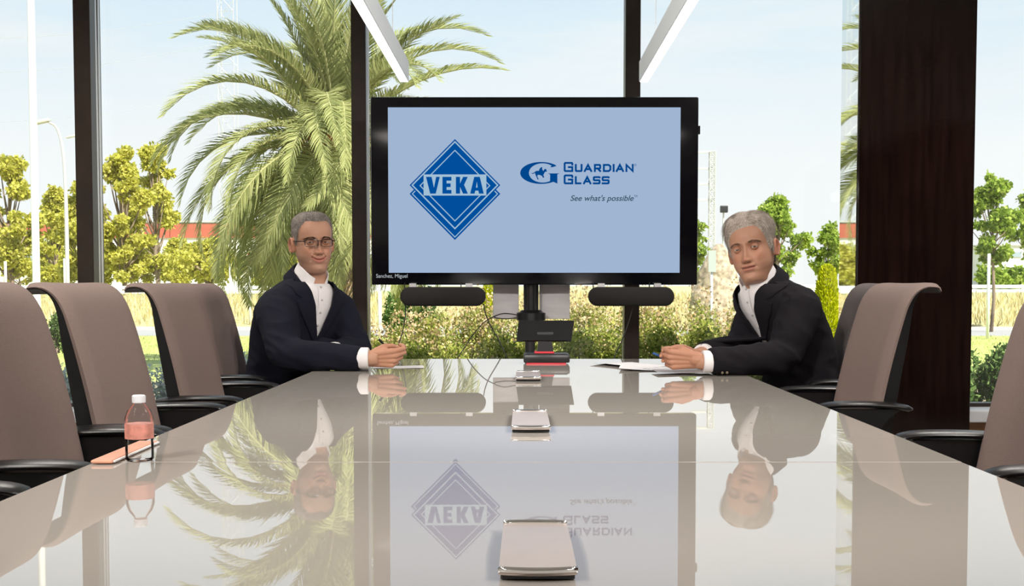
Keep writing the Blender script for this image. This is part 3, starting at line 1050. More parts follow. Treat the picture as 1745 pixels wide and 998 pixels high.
def head_colors(X, Y, Z, skin, lip, stubble, stub_amt, smile, noseL=0.0):
    ax = np.abs(X)
    base = np.ones(X.shape + (3,)) * np.array(skin)

    def mixc(w, c):
        nonlocal base
        base = base * (1 - w[..., None]) + np.array(c) * w[..., None]
    fw = sstep(-Y, .02, .06)
    red = np.array(skin) * np.array([1.02, .76, .70])
    mixc(.55 * fw * np.exp(-((ax - .04) / .018) ** 2 - ((Z + .032) / .016) ** 2), red)
    mixc(.60 * fw * np.exp(-(ax / .014) ** 2 - ((Z + .040 + noseL) / .012) ** 2), red)
    mixc(.30 * fw * np.exp(-((ax - .03) / .018) ** 2 - ((Z + .003) / .011) ** 2), np.array(skin) * np.array([.72, .60, .56]))
    beard = sstep(-Z, .046, .060) * (1 - sstep(-Z, .125, .16)) * sstep(-Y, -.025, .01)
    mixc(stub_amt * beard, stubble)
    zc = -.0695 + smile * .010 * (ax / .026) ** 2
    mw = .0245 + .005 * smile
    hh = .0105 * np.sqrt(np.clip(1 - (ax / mw) ** 2, 0, 1)) + .0005
    dz = Z - zc
    inl = (1 - sstep(np.abs(dz + .002), hh * .75, hh * 1.05)) * fw * (ax < mw)
    mixc(.75 * inl, lip)
    mixc(.85 * fw * np.exp(-(dz / .0016) ** 2) * (1 - sstep(ax, mw * .9, mw * 1.08)), np.array(lip) * .28)
    mixc(.8 * fw * np.exp(-((ax - .008) / .004) ** 2 - ((Z + .0500 + noseL) / .0022) ** 2), np.array(skin) * .18)
    return base


def grid_faces(nr, nc, base=0):
    i, j = np.meshgrid(np.arange(nr - 1), np.arange(nc), indexing='ij')
    k = (j + 1) % nc
    return np.stack([base + i * nc + j, base + i * nc + k, base + (i + 1) * nc + k, base + (i + 1) * nc + j], -1).reshape(-1, 4)


def make_hand(wrist, fwd, up, palm, curls, thumb, scale=1.0, spread=.0):
    """wrist point; fwd along the forearm, up = thumb side, palm = the way fingers curl"""
    fwd, up, palm = Vector(fwd).normalized(), Vector(up).normalized(), Vector(palm).normalized()
    k = scale
    mb = MB()
    W = Vector(wrist)
    P = lambda a, b, c: W + (fwd * a + up * b + palm * c) * k
    knuck = [(.094, .030), (.097, .010), (.091, -.010), (.082, -.028)]
    for (a, b), wb in zip(knuck, (.016, .006, -.006, -.016)):
        mb.capsule(P(-.01, wb, .002), P(a - .004, b, .0), .0165 * k, .0118 * k, 10)
    mb.capsule(P(.0, .012, .004), P(.055, .030, .010), .016 * k, .013 * k, 10)
    mb.capsule(P(.03, -.020, .008), P(.06, -.026, .008), .014 * k, .012 * k, 10)
    mb.capsule(P(-.05, 0, 0), P(.0, 0, 0), .026 * k, .024 * k, 12)
    lens = [(.043, .027, .022), (.047, .030, .023), (.043, .028, .022), (.034, .021, .020)]
    for f in range(4):
        a, b = knuck[f]
        p = P(a, b, 0)
        ang = 0
        rr = (.0100, .0092, .0083, .0072) if f < 3 else (.0088, .0080, .0073, .0065)
        for s in range(3):
            ang += math.radians(curls[f][s])
            d = (fwd * math.cos(ang) + palm * math.sin(ang) + up * spread * (1.5 - f) * .1).normalized()
            q = p + d * lens[f][s] * k
            mb.capsule(p, q, rr[s] * k, rr[s + 1] * k, 9)
            p = q
    tp = [P(*q) for q in thumb]
    rt = (.0135, .0112, .0100, .0080)
    for s in range(len(tp) - 1):
        mb.capsule(tp[s], tp[s + 1], rt[s] * k, rt[s + 1] * k, 10)
    return remesh(mb, .0022, 3, .5)


def person(cfg):
    root = thing('person', (cfg['pelvis'][0], cfg['pelvis'][1], 0), cfg['label'], 'person')
    F = Vector(cfg['face_dir']).normalized()
    L = Vector((-F.y, F.x, 0))
    P0, N = Vector(cfg['pelvis']), Vector(cfg['neck'])
    UP = (N - P0).normalized()
    # ---- head in place
    hs = cfg['head_scale']
    rot = Matrix.Rotation(math.radians(cfg['yaw']), 3, 'Z') @ Matrix.Rotation(math.radians(cfg['roll']), 3, 'Y') @ Matrix.Rotation(math.radians(cfg['pitch']), 3, 'X')
    H = Vector(cfg['head'])
    Rn = np.array(rot)

    def hw(p):
        return np.asarray(p) * hs @ Rn.T + np.array(H)
    X, Y, Z, phi = head_grid(cfg['smile'], cfg.get('nose', 1), cfg.get('jaw', 1), noseL=cfg.get('noseL', 0))
    nr, nc = X.shape
    colr = head_colors(X, Y, Z, cfg['skin'], cfg['lip'], cfg['stubble'], cfg['stub'], cfg['smile'], cfg.get('noseL', 0))
    loc = np.stack([X, Y, Z], -1)
    V = [hw(loc.reshape(-1, 3))]
    Cc = [colr.reshape(-1, 3)]
    Fa = [grid_faces(nr, nc)]
    nv = nr * nc

    def add(me_or_v, faces=None, col=None):
        nonlocal nv
        V.append(me_or_v)
        Cc.append(np.ones((len(me_or_v), 3)) * np.array(col if col is not None else cfg['skin']))
        Fa.append(np.asarray(faces) + nv)
        nv += len(me_or_v)
    # eyelids: parts of a sphere round each eyeball
    er = .0118
    eyes = []
    for s in (-1, 1):
        ec = np.array([s * .0315, -.0785, .000])
        eyes.append(ec)
        for lo, hi, rr in ((cfg['lid_up'], 78, 1.10), (-70, cfg['lid_lo'], 1.08)):
            na, nb = 8, 20
            vv = []
            for i in range(na):
                for j in range(nb):
                    azm = math.radians(-82 + 164 * j / (nb - 1))
                    edge = math.cos(azm) ** .6
                    if hi > 70: e0, e1 = lo * edge - 4 * (1 - edge), hi
                    else: e0, e1 = lo, hi * edge - 4 * (1 - edge)
                    el = math.radians(e0 + (e1 - e0) * i / (na - 1))
                    r_ = er * rr
                    vv.append(ec + r_ * np.array([math.sin(azm) * math.cos(el) * 1.12, -math.cos(azm) * math.cos(el), math.sin(el)]))
            ff = [(i * nb + j, i * nb + j + 1, (i + 1) * nb + j + 1, (i + 1) * nb + j) for i in range(na - 1) for j in range(nb - 1)]
            add(hw(np.array(vv)), ff, np.array(cfg['skin']) * np.array([.88, .80, .77]))
    # ears
    for s in (-1, 1):
        vv = []
        na, nb = 9, 26
        for i in range(na):
            r_ = i / (na - 1)
            for j in range(nb):
                a = 2 * PI * j / nb
                zz_ = math.sin(a) * .033 * r_ * (1.0 if math.sin(a) > 0 else .95)
                yy_ = math.cos(a) * (.0195 if math.sin(a) > -.2 else .015) * r_
                rim = math.exp(-((r_ - .86) / .10) ** 2)
                con = math.exp(-((r_ - .35) / .28) ** 2)
                out = .010 + .007 * r_ + .004 * rim - .009 * con
                if r_ > .96: out -= .004
                out += .008 * max(0, yy_ / .0195)          # back edge stands off
                vv.append((s * (.0735 + out * .8), .010 + yy_ + .10 * zz_, -.012 + zz_))
        # close behind
        vv += [(s * .066, .004 + math.cos(2 * PI * j / nb) * .012, -.012 + math.sin(2 * PI * j / nb) * .024) for j in range(nb)]
        ff = [(i * nb + j, i * nb + (j + 1) % nb, (i + 1) * nb + (j + 1) % nb, (i + 1) * nb + j) for i in range(na) for j in range(nb)]
        add(hw(np.array(vv)), ff, np.array(cfg['skin']) * np.array([1.0, .86, .82]))
    # hands
    for hk in cfg['hands']:
        me = make_hand(**hk)
        v = verts_of(me)
        fl = [tuple(p.vertices) for p in me.polygons]
        fl = [f if len(f) == 4 else (f[0], f[1], f[2], f[2]) for f in fl]
        add(v, fl, np.array(cfg['skin']) * np.array([.97, .90, .86]))
        bpy.data.meshes.remove(me)
    # coarse trunk, arms and legs beneath the clothes
    def torso_c(t):
        return P0 + (N - P0) * t - F * cfg.get('bow', .03) * math.sin(PI * min(1, max(0, t)))
    TR = [(-.14, .165, .125), (0, .182, .13), (.22, .178, .128), (.45, .185, .130), (.66, .200, .135), (.80, .208, .125), (.90, .172, .108), (.965, .115, .088), (1.02, .072, .072)]

    def torso(inset, top=len(TR)):
        rings = []
        for t, w, d in TR[:top]:
            c = torso_c(t)
            ext = 1 + (cfg.get('front_ext', .1) * float(sstep(np.array(t), .6, .85)))
            rings.append([c + L * (w - inset) * math.cos(a) * (abs(math.cos(a)) ** -.12 if abs(math.cos(a)) > .05 else 1) + F * (d * (ext if math.sin(a) > 0 else 1) - inset) * math.sin(a) for a in [2 * PI * k / 28 + .01 for k in range(28)]])
        return MB().loft(rings)
    bodyb = MB()
    tb_ = torso(.03)
    bodyb.add(tb_.v, tb_.f)
    for arm in cfg['arms']:
        bodyb.tube(arm, [.05, .042, .036, .028], 10)
    kn, an = [], []
    for s in (-1, 1):
        hip = P0 + L * .09 * s
        kv = Vector(cfg['leg_dir'])
        knee = hip + kv * .43 + Vector((0, 0, -.03))
        ank = knee + Vector((kv.x * .03, 0, -.43 + .03))
        ank.z = .09
        kn.append(knee)
        an.append(ank)
        bodyb.tube([hip, hip.lerp(knee, .5), knee], [.075, .065, .05], 10)
        bodyb.tube([knee, knee.lerp(ank, .4), ank], [.05, .048, .035], 10)
    me = remesh(bodyb, .012, 2)
    v = verts_of(me)
    fl = [tuple(p.vertices) if len(p.vertices) == 4 else (*p.vertices, p.vertices[-1]) for p in me.polygons]
    add(v, fl)
    bpy.data.meshes.remove(me)
    allV, allF, allC = np.concatenate(V), np.concatenate(Fa), np.concatenate(Cc)
    me = bpy.data.meshes.new('body')
    me.from_pydata(allV.tolist(), [], [tuple(dict.fromkeys(f)) for f in allF.tolist()])
    at_ = me.attributes.new('Col', 'FLOAT_COLOR', 'POINT')
    at_.data.foreach_set('color', np.concatenate([allC, np.ones((len(allC), 1))], 1).astype(np.float32).ravel())
    link_mesh('body', me, SKIN, root)
    # ---- eyeballs
    tgt = np.array((0, 0, CAM_Z)) + np.array(cfg.get('gaze', (0, 0, 0)))
    for ec in eyes:
        c = Vector(hw(ec[None])[0])
        g = (Vector(tgt) - c).normalized()
        q = Vector((0, 0, 1)).rotation_difference(g)
        mb = MB()
        rings = []
        angs = [2, 9, 10, 16, 25, 26, 40, 60, 90, 130, 175]
        for a in angs:
            a_ = math.radians(a)
            rr = er * hs * (1.03 if a < 26 else 1)
            rings.append([c + q @ Vector((rr * math.sin(a_) * math.cos(b), rr * math.sin(a_) * math.sin(b), rr * math.cos(a_))) for b in [2 * PI * k / 20 for k in range(20)]])
        mb.loft(rings)
        o = mb.build('eye', [M_EYE_W, cfg['iris'], M_PUPIL], root, True)
        for p in o.data.polygons:
            d = ((Vector(p.center) + OFF[o.name]) - c).normalized().dot(g)
            p.material_index = 2 if d > math.cos(math.radians(10.5)) else (1 if d > math.cos(math.radians(26)) else 0)
    # ---- hair: shell over the scalp, then strands
    ax = np.abs(X)
    az = np.arctan2(ax, -(Y - .0))
    hl = cfg['hairline']
    sidep = np.where(X >= 0, 1, -1)
    zl = np.interp(az, [p[0] for p in hl], [p[1] for p in hl])
    zl = zl + np.where(X < 0, np.interp(az, [p[0] for p in hl], [p[2] for p in hl]), 0)
    m_ = sstep(Z - zl, -.004, cfg['hair_soft'])
    inhead = (np.arange(nr) > nr * .12)[:, None]
    m_ = m_ * inhead
    rows = loc
    du = np.roll(rows, -1, 1) - np.roll(rows, 1, 1)
    dv = np.gradient(rows, axis=0)
    nrm = np.cross(du, dv)
    nrm /= np.linalg.norm(nrm, axis=-1, keepdims=True) + 1e-12
    cen = np.array([0, 0, .01])
    nrm *= np.sign(((rows - cen) * nrm).sum(-1, keepdims=True))
    thick = cfg['hair_thick'](X, Y, Z, az)
    wob = np.array([[noise.noise(Vector((X[i, j] * 60, Y[i, j] * 22, Z[i, j] * 60))) for j in range(nc)] for i in range(nr)])
    thick = thick * (1 + .22 * wob)
    hv = rows + nrm * ((thick + .002) * m_ - .002)[..., None]
    keep = m_ > .02
    gf = grid_faces(nr, nc)
    fm = keep.reshape(-1)[gf].all(1)
    fs = gf[fm]
    used, inv = np.unique(fs, return_inverse=True)
    me = mesh_np('hair', hw(hv.reshape(-1, 3)[used]), inv.reshape(-1, 4), rng.random(len(fs)) * .5 + .25)
    hair = link_mesh('hair', me, cfg['hair_mat'], root)
    # strands
    ns = cfg['strands']
    cand = np.argwhere(m_[:-1, :] > .35)
    pick = cand[rng.integers(0, len(cand), ns)]
    sv, sf, sr = [], [], []
    pos = hv[pick[:, 0], pick[:, 1]]
    nn = nrm[pick[:, 0], pick[:, 1]]
    comb = cfg['comb'](pos)
    comb = comb + rng.normal(0, .22, comb.shape)
    comb -= nn * (comb * nn).sum(1, keepdims=True)
    comb /= np.linalg.norm(comb, axis=1, keepdims=True) + 1e-9
    side = np.cross(comb, nn)
    ln = cfg['strand_len'] * (.6 + .8 * rng.random(ns))[:, None]
    lift = cfg['strand_lift'] * (.3 + rng.random(ns))[:, None]
    wd_ = .0007
    for k, tt in enumerate((0, .4, .75, 1.0)):
        c_ = pos - nn * .0012 + comb * ln * tt + nn * lift * (tt * 1.6 - tt * tt * 1.35) - nn * (ln * tt) ** 2 * 5.0
        w_ = wd_ * (1 - .8 * tt)
        sv.append(np.stack([c_ - side * w_, c_ + side * w_], 1))
    sv = np.stack(sv, 1)            # ns,4,2,3
    b = (np.arange(ns) * 8)[:, None]
    sf = np.concatenate([np.stack([b[:, 0] + 2 * k, b[:, 0] + 2 * k + 1, b[:, 0] + 2 * k + 3, b[:, 0] + 2 * k + 2], 1) for k in range(3)], 0)
    rr = np.tile(rng.random(ns), 3)
    me = mesh_np('strands', hw(sv.reshape(-1, 3)), sf, rr)
    so = link_mesh('strands', me, cfg['hair_mat'], hair, False)
    so['kind'] = 'stuff'
    # eyebrows
    for s in (-1, 1):
        sv, sf, rnds, nb = [], [], [], 0
        for k in range(85):
            u = rng.random()
            x = s * (.0125 + .040 * u)
            z = .0150 + .0065 * math.sin(PI * min(1, u * .85 + .1)) + rng.normal(0, .0016) * (1.15 - u * .6) + cfg.get('brow', 0)
            jj = np.argmin((X - x) ** 2 + (Z - z) ** 2 + np.where(Y > 0, 1, 0))
            p = loc.reshape(-1, 3)[jj] + np.array([0, -.0012, 0])
            d = np.array([s * .9, 0, .35 - .9 * u])
            d /= np.linalg.norm(d)
            l_ = .0075
            w_ = np.array([-d[2], 0, d[0]]) * .00062
            sv += [p - w_, p + w_, p + d * l_ + w_ * .3 + np.array([0, -.0008 + .006 * u * u, 0]), p + d * l_ - w_ * .3 + np.array([0, -.0008 + .006 * u * u, 0])]
            sf.append((nb, nb + 1, nb + 2, nb + 3))
            rnds.append(rng.random() * .4)
            nb += 4
        me = mesh_np('eyebrow', hw(np.array(sv)), np.array(sf), rnds)
        link_mesh('eyebrow', me, cfg['brow_mat'], root, False)['kind'] = 'stuff'
    # ---- jacket
    jb = torso(0.0)
    for arm in cfg['arms']:
        sh, el, w0, w1 = [Vector(p) for p in arm]
        pts = [Vector(p) for p in catmull([sh + (el - sh) * -.10, sh + (el - sh) * .08, sh.lerp(el, .5), el - (el - sh) * .12, el.lerp(w0, .10), el.lerp(w0, .5), w0], 18)]
        rad = np.interp(np.linspace(0, 1, 18), [0, .15, .35, .55, .68, .85, 1], [.070, .084, .074, .064, .062, .055, .046])
        jb.tube(pts, rad, 16)
        jb.sphere(sh, .074, 16, 10)
        jb.capsule(N - UP * .055 - F * .03, sh + Vector((0, 0, .004)), .075, .074, 14)
    me = remesh(jb, .0065, 7)
    V_ = verts_of(me)
    n_ = np.empty(len(V_) * 3, np.float32)
    me.vertex_normals.foreach_get('vector', n_)
    n_ = n_.reshape(-1, 3)
    dsp = np.zeros(len(V_))
    arms = [[np.array(p) for p in a] for a in cfg['arms']]
    for i, p in enumerate(V_):
        k = 0
        w_el = 0
        for a in arms:
            w_el = max(w_el, math.exp(-(np.linalg.norm(p - a[1]) / .13) ** 2), .8 * math.exp(-(np.linalg.norm(p - a[0]) / .13) ** 2), .55 * math.exp(-(np.linalg.norm(p - (a[1] + a[2]) / 2) / .12) ** 2))
        base_ = noise.noise(Vector((p[0] * 9, p[1] * 9, p[2] * 9))) * .005
        ridge = 1 - abs(noise.noise(Vector((p[0] * 11 + p[2] * 14, p[1] * 11, p[2] * 16 + 3)))) * 2.2
        waist = math.exp(-((p[2] - P0.z - .16) / .10) ** 2)
        k = base_ + (ridge - .3) * (.0075 * w_el + .004 * waist)
        dsp[i] = k
    V_ = V_ + n_ * dsp[:, None]
    me.vertices.foreach_set('co', V_.astype(np.float32).ravel())
    me.update()
    bvh = BVHTree.FromPolygons([Vector(p) for p in V_], [tuple(p.vertices) for p in me.polygons])
    z_v, z_t = cfg['v_bottom'], N.z + .03
    hwid = lambda z: cfg['v_half'] * max(0, (z - z_v) / (N.z - z_v)) ** .9
    vsh = cfg.get('v_shift', 0)

    def centre(z):
        t = (z - P0.z) / (N.z - P0.z)
        return torso_c(t) + L * vsh
    bm = bmesh.new()
    bm.from_mesh(me)
    dele = []
    for f in bm.faces:
        p = f.calc_center_median()
        c = centre(p.z)
        d = p - c
        lat = d.dot(L)
        fr = d.dot(F)
        if p.z > z_v and .02 < fr < .185 and abs(lat) < hwid(p.z) + .011:
            dele.append(f)
        elif (p - N).length < .085 and p.z > N.z - .03 and (p - N).dot(UP) > -.012:
            dele.append(f)
    bmesh.ops.delete(bm, geom=dele, context='FACES')
    bm.to_mesh(me)
    bm.free()
    me.name = 'jacket'
    jacket = link_mesh('jacket', me, cfg['suit'], root)
    so_ = jacket.modifiers.new('s', 'SOLIDIFY')
    so_.thickness = .005
    so_.offset = -1
    # lapels lie on the jacket either side of the opening
    for s in (-1, 1):
        rows_ = []
        nt = 26
        ztop = N.z - cfg.get('lapel_drop', .012)
        for i in range(nt):
            t = i / (nt - 1)
            z = z_v - .01 + (ztop - z_v + .01) * t
            h0 = max(.001, hwid(z))
            wl = .012 + .058 * min(1, t / .55)
            if .74 < t < .80: wl -= .026
            elif t >= .80: wl = .062 - .05 * (t - .8)
            row = []
            for j in range(8):
                lat = s * (h0 - .006 + wl * j / 7)
                o_ = centre(z) + L * lat
                hit = bvh.ray_cast(o_ + F * .5, -F)
                ok = hit[0] is not None and (hit[0] - o_).dot(F) > -.015
                p = hit[0] if ok else (row[-1] - F * .012 if row else o_ + F * .06)
                row.append(Vector(p) + F * (.0075 - .004 * (j / 7)) + Vector((0, 0, 0)))
            rows_.append(row)
        mb = MB()
        mb.loft(rows_, caps=False, closed=False)
        lo = mb.build('lapel', cfg['suit'], jacket, True)
        so_ = lo.modifiers.new('s', 'SOLIDIFY')
        so_.thickness = .004
        so_.offset = 0
    # jacket collar round the back of the neck
    NU = Vector(cfg.get('neck_up', UP)).normalized()
    fx = (F - NU * F.dot(NU)).normalized()
    lx = NU.cross(fx)
    hc = cfg['head_scale'] * 1.02
    nb_ = Vector(cfg['neck_base'])
    rings = []
    for a in np.linspace(-136, 136, 34):
        th = math.radians(a + 180)
        k = math.cos(math.radians(a))
        out = fx * math.cos(th) + lx * math.sin(th)
        e = float(sstep(np.array(1 - abs(a) / 150), .05, .28))
        zt_ = .010 + .022 * k
        row = []
        for r_, h_ in ((.0745, zt_ - .004), (.0785, zt_), (.082 + .004 * e, zt_ - .012), (.086 + .017 * e, zt_ - .03 - .022 * e), (.083 + .014 * e, zt_ - .032 - .023 * e), (.075, zt_ - .03)):
            row.append(nb_ + out * r_ * hc + NU * h_)
        rings.append(row)
    MB().loft(rings).build('jacket_collar', cfg['suit'], jacket, True, 60)
    # buttons on the near cuff
    for q in cfg.get('cuff_buttons', []):
        MB().sphere(q, (.005, .003, .005), 10, 6).build('button', M('horn_button', (.16, .12, .08), .3), jacket, True)
    # ---- shirt, collar, cuffs
    sb = torso(.012, 8)
    shirt = sb.build('shirt', M_SHIRT, root, True)
    for s in (-1, 1):
        rings = []
        for a in np.linspace(cfg['collar_gap'], 180, 22):
            th = math.radians(a * s)
            out = fx * math.cos(th) + lx * math.sin(th)
            fr = sstep(np.array(1 - a / 180), .45, .95)
            tip = float(fr) * .036
            zt_ = .048 - .024 * float(fr)
            row = []
            for r_, h_ in ((.0605, zt_ - .01), (.062, zt_), (.0655, zt_ - .002), (.0715 + tip * .16, zt_ - .036 - tip), (.069 + tip * .14, zt_ - .038 - tip), (.0615, zt_ - .05)):
                row.append(nb_ + out * r_ * hc + NU * h_)
            rings.append(row)
        MB().loft(rings).build('shirt_collar', M_SHIRT, shirt, True, 50)
    sv = MB()
    svb = BVHTree.FromPolygons([Vector(p) for p in sb.v], sb.f)
    rows_ = []
    for i in range(14):
        z = z_v + (P0.z + (N.z - P0.z) * .94 - z_v) * i / 13
        row = []
        for j in range(4):
            o_ = centre(z) + L * (-.016 + .032 * j / 3)
            hit = svb.ray_cast(o_ + F * .5, -F)
            row.append((hit[0] if hit[0] is not None else o_ + F * .1) + F * .003)
        rows_.append(row)
        if i % 3 == 1 and i > 1:
            MB().sphere((row[1] + row[2]) / 2 + F * .001, .0048, 10, 6).build('button', M_BUTTON, shirt, True)
    sv.loft(rows_, caps=False, closed=False).build('placket', M_SHIRT, shirt, True)
    for arm in cfg['arms']:
        sh, el, w0, w1 = [Vector(p) for p in arm]
        d = (w1 - w0).normalized()
        MB().tube([w0 - d * .03, w0 + d * .012, w0 + d * .026, w0 + d * .028, w0 + d * .012, w0 - d * .02], [.040, .0405, .040, .037, .036, .034], 20, False).build('shirt_cuff', M_SHIRT, root, True, 60)
    # ---- trousers, shoes
    tbm = MB()
    for s, knee, ank in zip((-1, 1), kn, an):
        hip = P0 + L * .09 * s
        tbm.tube([hip - Vector(cfg['leg_dir']) * .06, hip.lerp(knee, .5), knee], [.098, .085, .068], 14)
        tbm.sphere(knee, .068, 14, 8)
        tbm.tube([knee, knee.lerp(ank, .5), ank + Vector((0, 0, .0))], [.067, .060, .055], 14)
        dirv = Vector(cfg['leg_dir'])
        mb = MB()
        rr = []
        for q, w, h in ((-.08, .03, .05), (-.05, .042, .085), (.02, .045, .09), (.10, .048, .06), (.17, .042, .045), (.20, .02, .03)):
            sd = Vector((-dirv.y, dirv.x, 0)).normalized()
            c = Vector((ank.x, ank.y, 0)) + dirv.normalized() * q
            rr.append([c + sd * w * math.cos(b) + Vector((0, 0, h * max(0, math.sin(b)) + .004)) for b in [2 * PI * k / 14 for k in range(14)]])
        mb.loft(rr).build('shoe', M_SHOE, root, True, 50)
    me = remesh(tbm, .013, 3)
    me.name = 'trousers'
    link_mesh('trousers', me, M_TROUSER, root)
    return dict(root=root, hw=hw)


def hair_mat(name, a, b, c):
    m = leaf_mat(name, a, b, c, .0)
    return m


HM_L = hair_mat('short_grey_hair', (.10, .085, .075), (.23, .20, .18), (.42, .39, .37))
HM_R = hair_mat('silver_blond_hair', (.22, .18, .15), (.40, .345, .30), (.62, .56, .51))
BM_L = hair_mat('dark_grey_brow', (.03, .022, .018), (.06, .045, .038), (.1, .08, .07))
BM_R = hair_mat('grey_blond_brow', (.10, .065, .045), (.16, .11, .08), (.2, .16, .12))

CURL_W = [(38, 62, 30), (50, 70, 38), (60, 76, 45), (64, 78, 50)]
CURL_C = [(62, 78, 40), (64, 80, 42), (62, 78, 42), (58, 74, 42)]

# man with glasses, sitting on the left, writing with his right hand
wr = at(632, 608, 4.53)
el_r = Vector((-.90, 4.585, .800))
w_l = Vector((-.755, 4.70, .805))
LM = dict(label='grey-haired man in dark glasses and navy suit writing at the left of the table',
          pelvis=(-.975, 4.88, .55), neck=(-.868, 4.865, 1.088), face_dir=(.80, -.60, 0), leg_dir=(1, -.02, 0), bow=.015,
          head=(-.838, 4.845, 1.236), head_scale=.99, yaw=25, roll=-2, pitch=2, smile=1.0, nose=1.05, noseL=.001, jaw=.95, lid_up=9, lid_lo=-13, brow=-.002,
          neck_base=(-.850, 4.860, 1.090), neck_up=(.40, -.29, 1), collar_gap=30,
          skin=(.50, .272, .182), lip=(.47, .155, .125), stubble=(.33, .19, .14), stub=.50, iris=M_IRIS_B,
          arms=[[(-.960, 4.722, .965), el_r, Vector((wr.x - .035, wr.y, .789)), Vector((wr.x + .03, wr.y, .789))],
                [(-.775, 4.985, .975), (-.675, 4.93, .800), (-.735, 4.745, .800), (-.755, 4.69, .800)]],
          hands=[dict(wrist=(wr.x, wr.y, .787), fwd=(1, .02, .02), up=(-.05, -.30, .95), palm=(0, .95, .30), curls=CURL_W,
                      thumb=[(.018, .026, .008), (.050, .040, .022), (.080, .036, .040), (.102, .026, .048)], scale=.98),
                 dict(wrist=(-.758, 4.68, .790), fwd=(-.5, -.86, -.05), up=(-.6, .3, .4), palm=(.3, -.2, -.9), curls=CURL_W,
                      thumb=[(.018, .026, .008), (.050, .040, .022), (.075, .034, .035), (.095, .022, .040)], scale=.9)],
          v_bottom=.835, v_half=.082, v_shift=.0, suit=M_SUIT_NAVY,
          hairline=[(0, .076, 0), (.35, .079, 0), (.62, .078, 0), (.80, .060, 0), (.95, .040, 0), (1.08, .012, 0), (1.2, -.018, 0), (1.38, -.024, 0), (1.50, .016, 0), (1.95, .016, 0), (2.1, -.03, 0), (2.4, -.075, 0), (3.15, -.085, 0)],
          hair_soft=.030, hair_thick=lambda X, Y, Z, az: .0045 + .005 * sstep(Z, .05, .1), hair_mat=HM_L, brow_mat=BM_L, strands=5200,
          strand_len=.012, strand_lift=.004,
          comb=lambda p: np.stack([np.sign(p[:, 0]) * .15 + .1, -.55 * np.ones(len(p)) + .9 * (p[:, 1] > .02), -.5 * (np.abs(p[:, 0]) > .055) - .3 * (p[:, 1] > .05)], 1))
pl = person(LM)

wl = at(1184, 612, 4.30)
el_l = Vector((.955, 4.375, .805))
RM = dict(label='silver-haired man in dark suit sitting at the right of the table with hands clasped',
          pelvis=(1.10, 4.66, .55), neck=(.940, 4.645, 1.080), face_dir=(-.93, -.37, 0), leg_dir=(-1, -.02, 0), bow=.05, front_ext=.17,
          head=(.886, 4.625, 1.204), head_scale=1.075, yaw=-27, roll=-11, pitch=1, smile=.12, nose=1.08, noseL=.003, jaw=.90, lid_up=8, lid_lo=-15, brow=-.0015,
          neck_base=(.916, 4.640, 1.078), neck_up=(-.50, -.27, 1), collar_gap=30,
          skin=(.46, .242, .160), lip=(.40, .15, .115), stubble=(.40, .22, .15), stub=.25, iris=M_IRIS_G,
          arms=[[(1.045, 4.485, .980), el_l, Vector((wl.x + .055, 4.305, .790)), Vector((wl.x, 4.30, .790))],
                [(.955, 4.795, .975), (.865, 4.725, .815), (.690, 4.50, .805), (.655, 4.45, .805)]],
          hands=[dict(wrist=(wl.x, 4.30, .796), fwd=(-1, .05, .02), up=(.05, -.20, .97), palm=(0, .97, .20), curls=CURL_C,
                      thumb=[(.018, .026, .008), (.045, .036, .024), (.068, .030, .042), (.085, .014, .052)], scale=.96),
                 dict(wrist=(.640, 4.435, .800), fwd=(-.86, -.5, .05), up=(.05, .1, 1), palm=(-.5, -.86, -.1), curls=[(30, 40, 30)] * 4,
                      thumb=[(.018, .026, .008), (.050, .040, .018), (.080, .040, .026), (.105, .036, .030)], scale=.94)],
          v_bottom=.835, v_half=.098, v_shift=.0, suit=M_SUIT_DARK,
          cuff_buttons=[at(1231 + 8 * k, 635 - .2 * k, 4.258) for k in range(2)],
          hairline=[(0, .066, 0), (.3, .068, -.006), (.55, .066, -.020), (.75, .046, -.026), (.9, .022, -.026), (1.05, -.006, -.016), (1.2, -.028, -.010), (1.36, -.034, -.006), (1.48, .004, 0), (1.95, .002, 0), (2.1, -.05, 0), (2.4, -.095, 0), (3.15, -.105, 0)],
          hair_soft=.042, hair_thick=lambda X, Y, Z, az: .0085 + .011 * sstep(Z, .03, .11) + .006 * np.exp(-((X + .03) / .03) ** 2 - ((Z - .085) / .03) ** 2),
          hair_mat=HM_R, brow_mat=BM_R, strands=6000, strand_len=.036, strand_lift=.007,
          comb=lambda p: np.stack([np.where(p[:, 0] > .012, .55, -.75), np.where(p[:, 2] > .06, .25, .35), np.where(np.abs(p[:, 0]) > .05, -.9, -.1)], 1))
pr_ = person(RM)

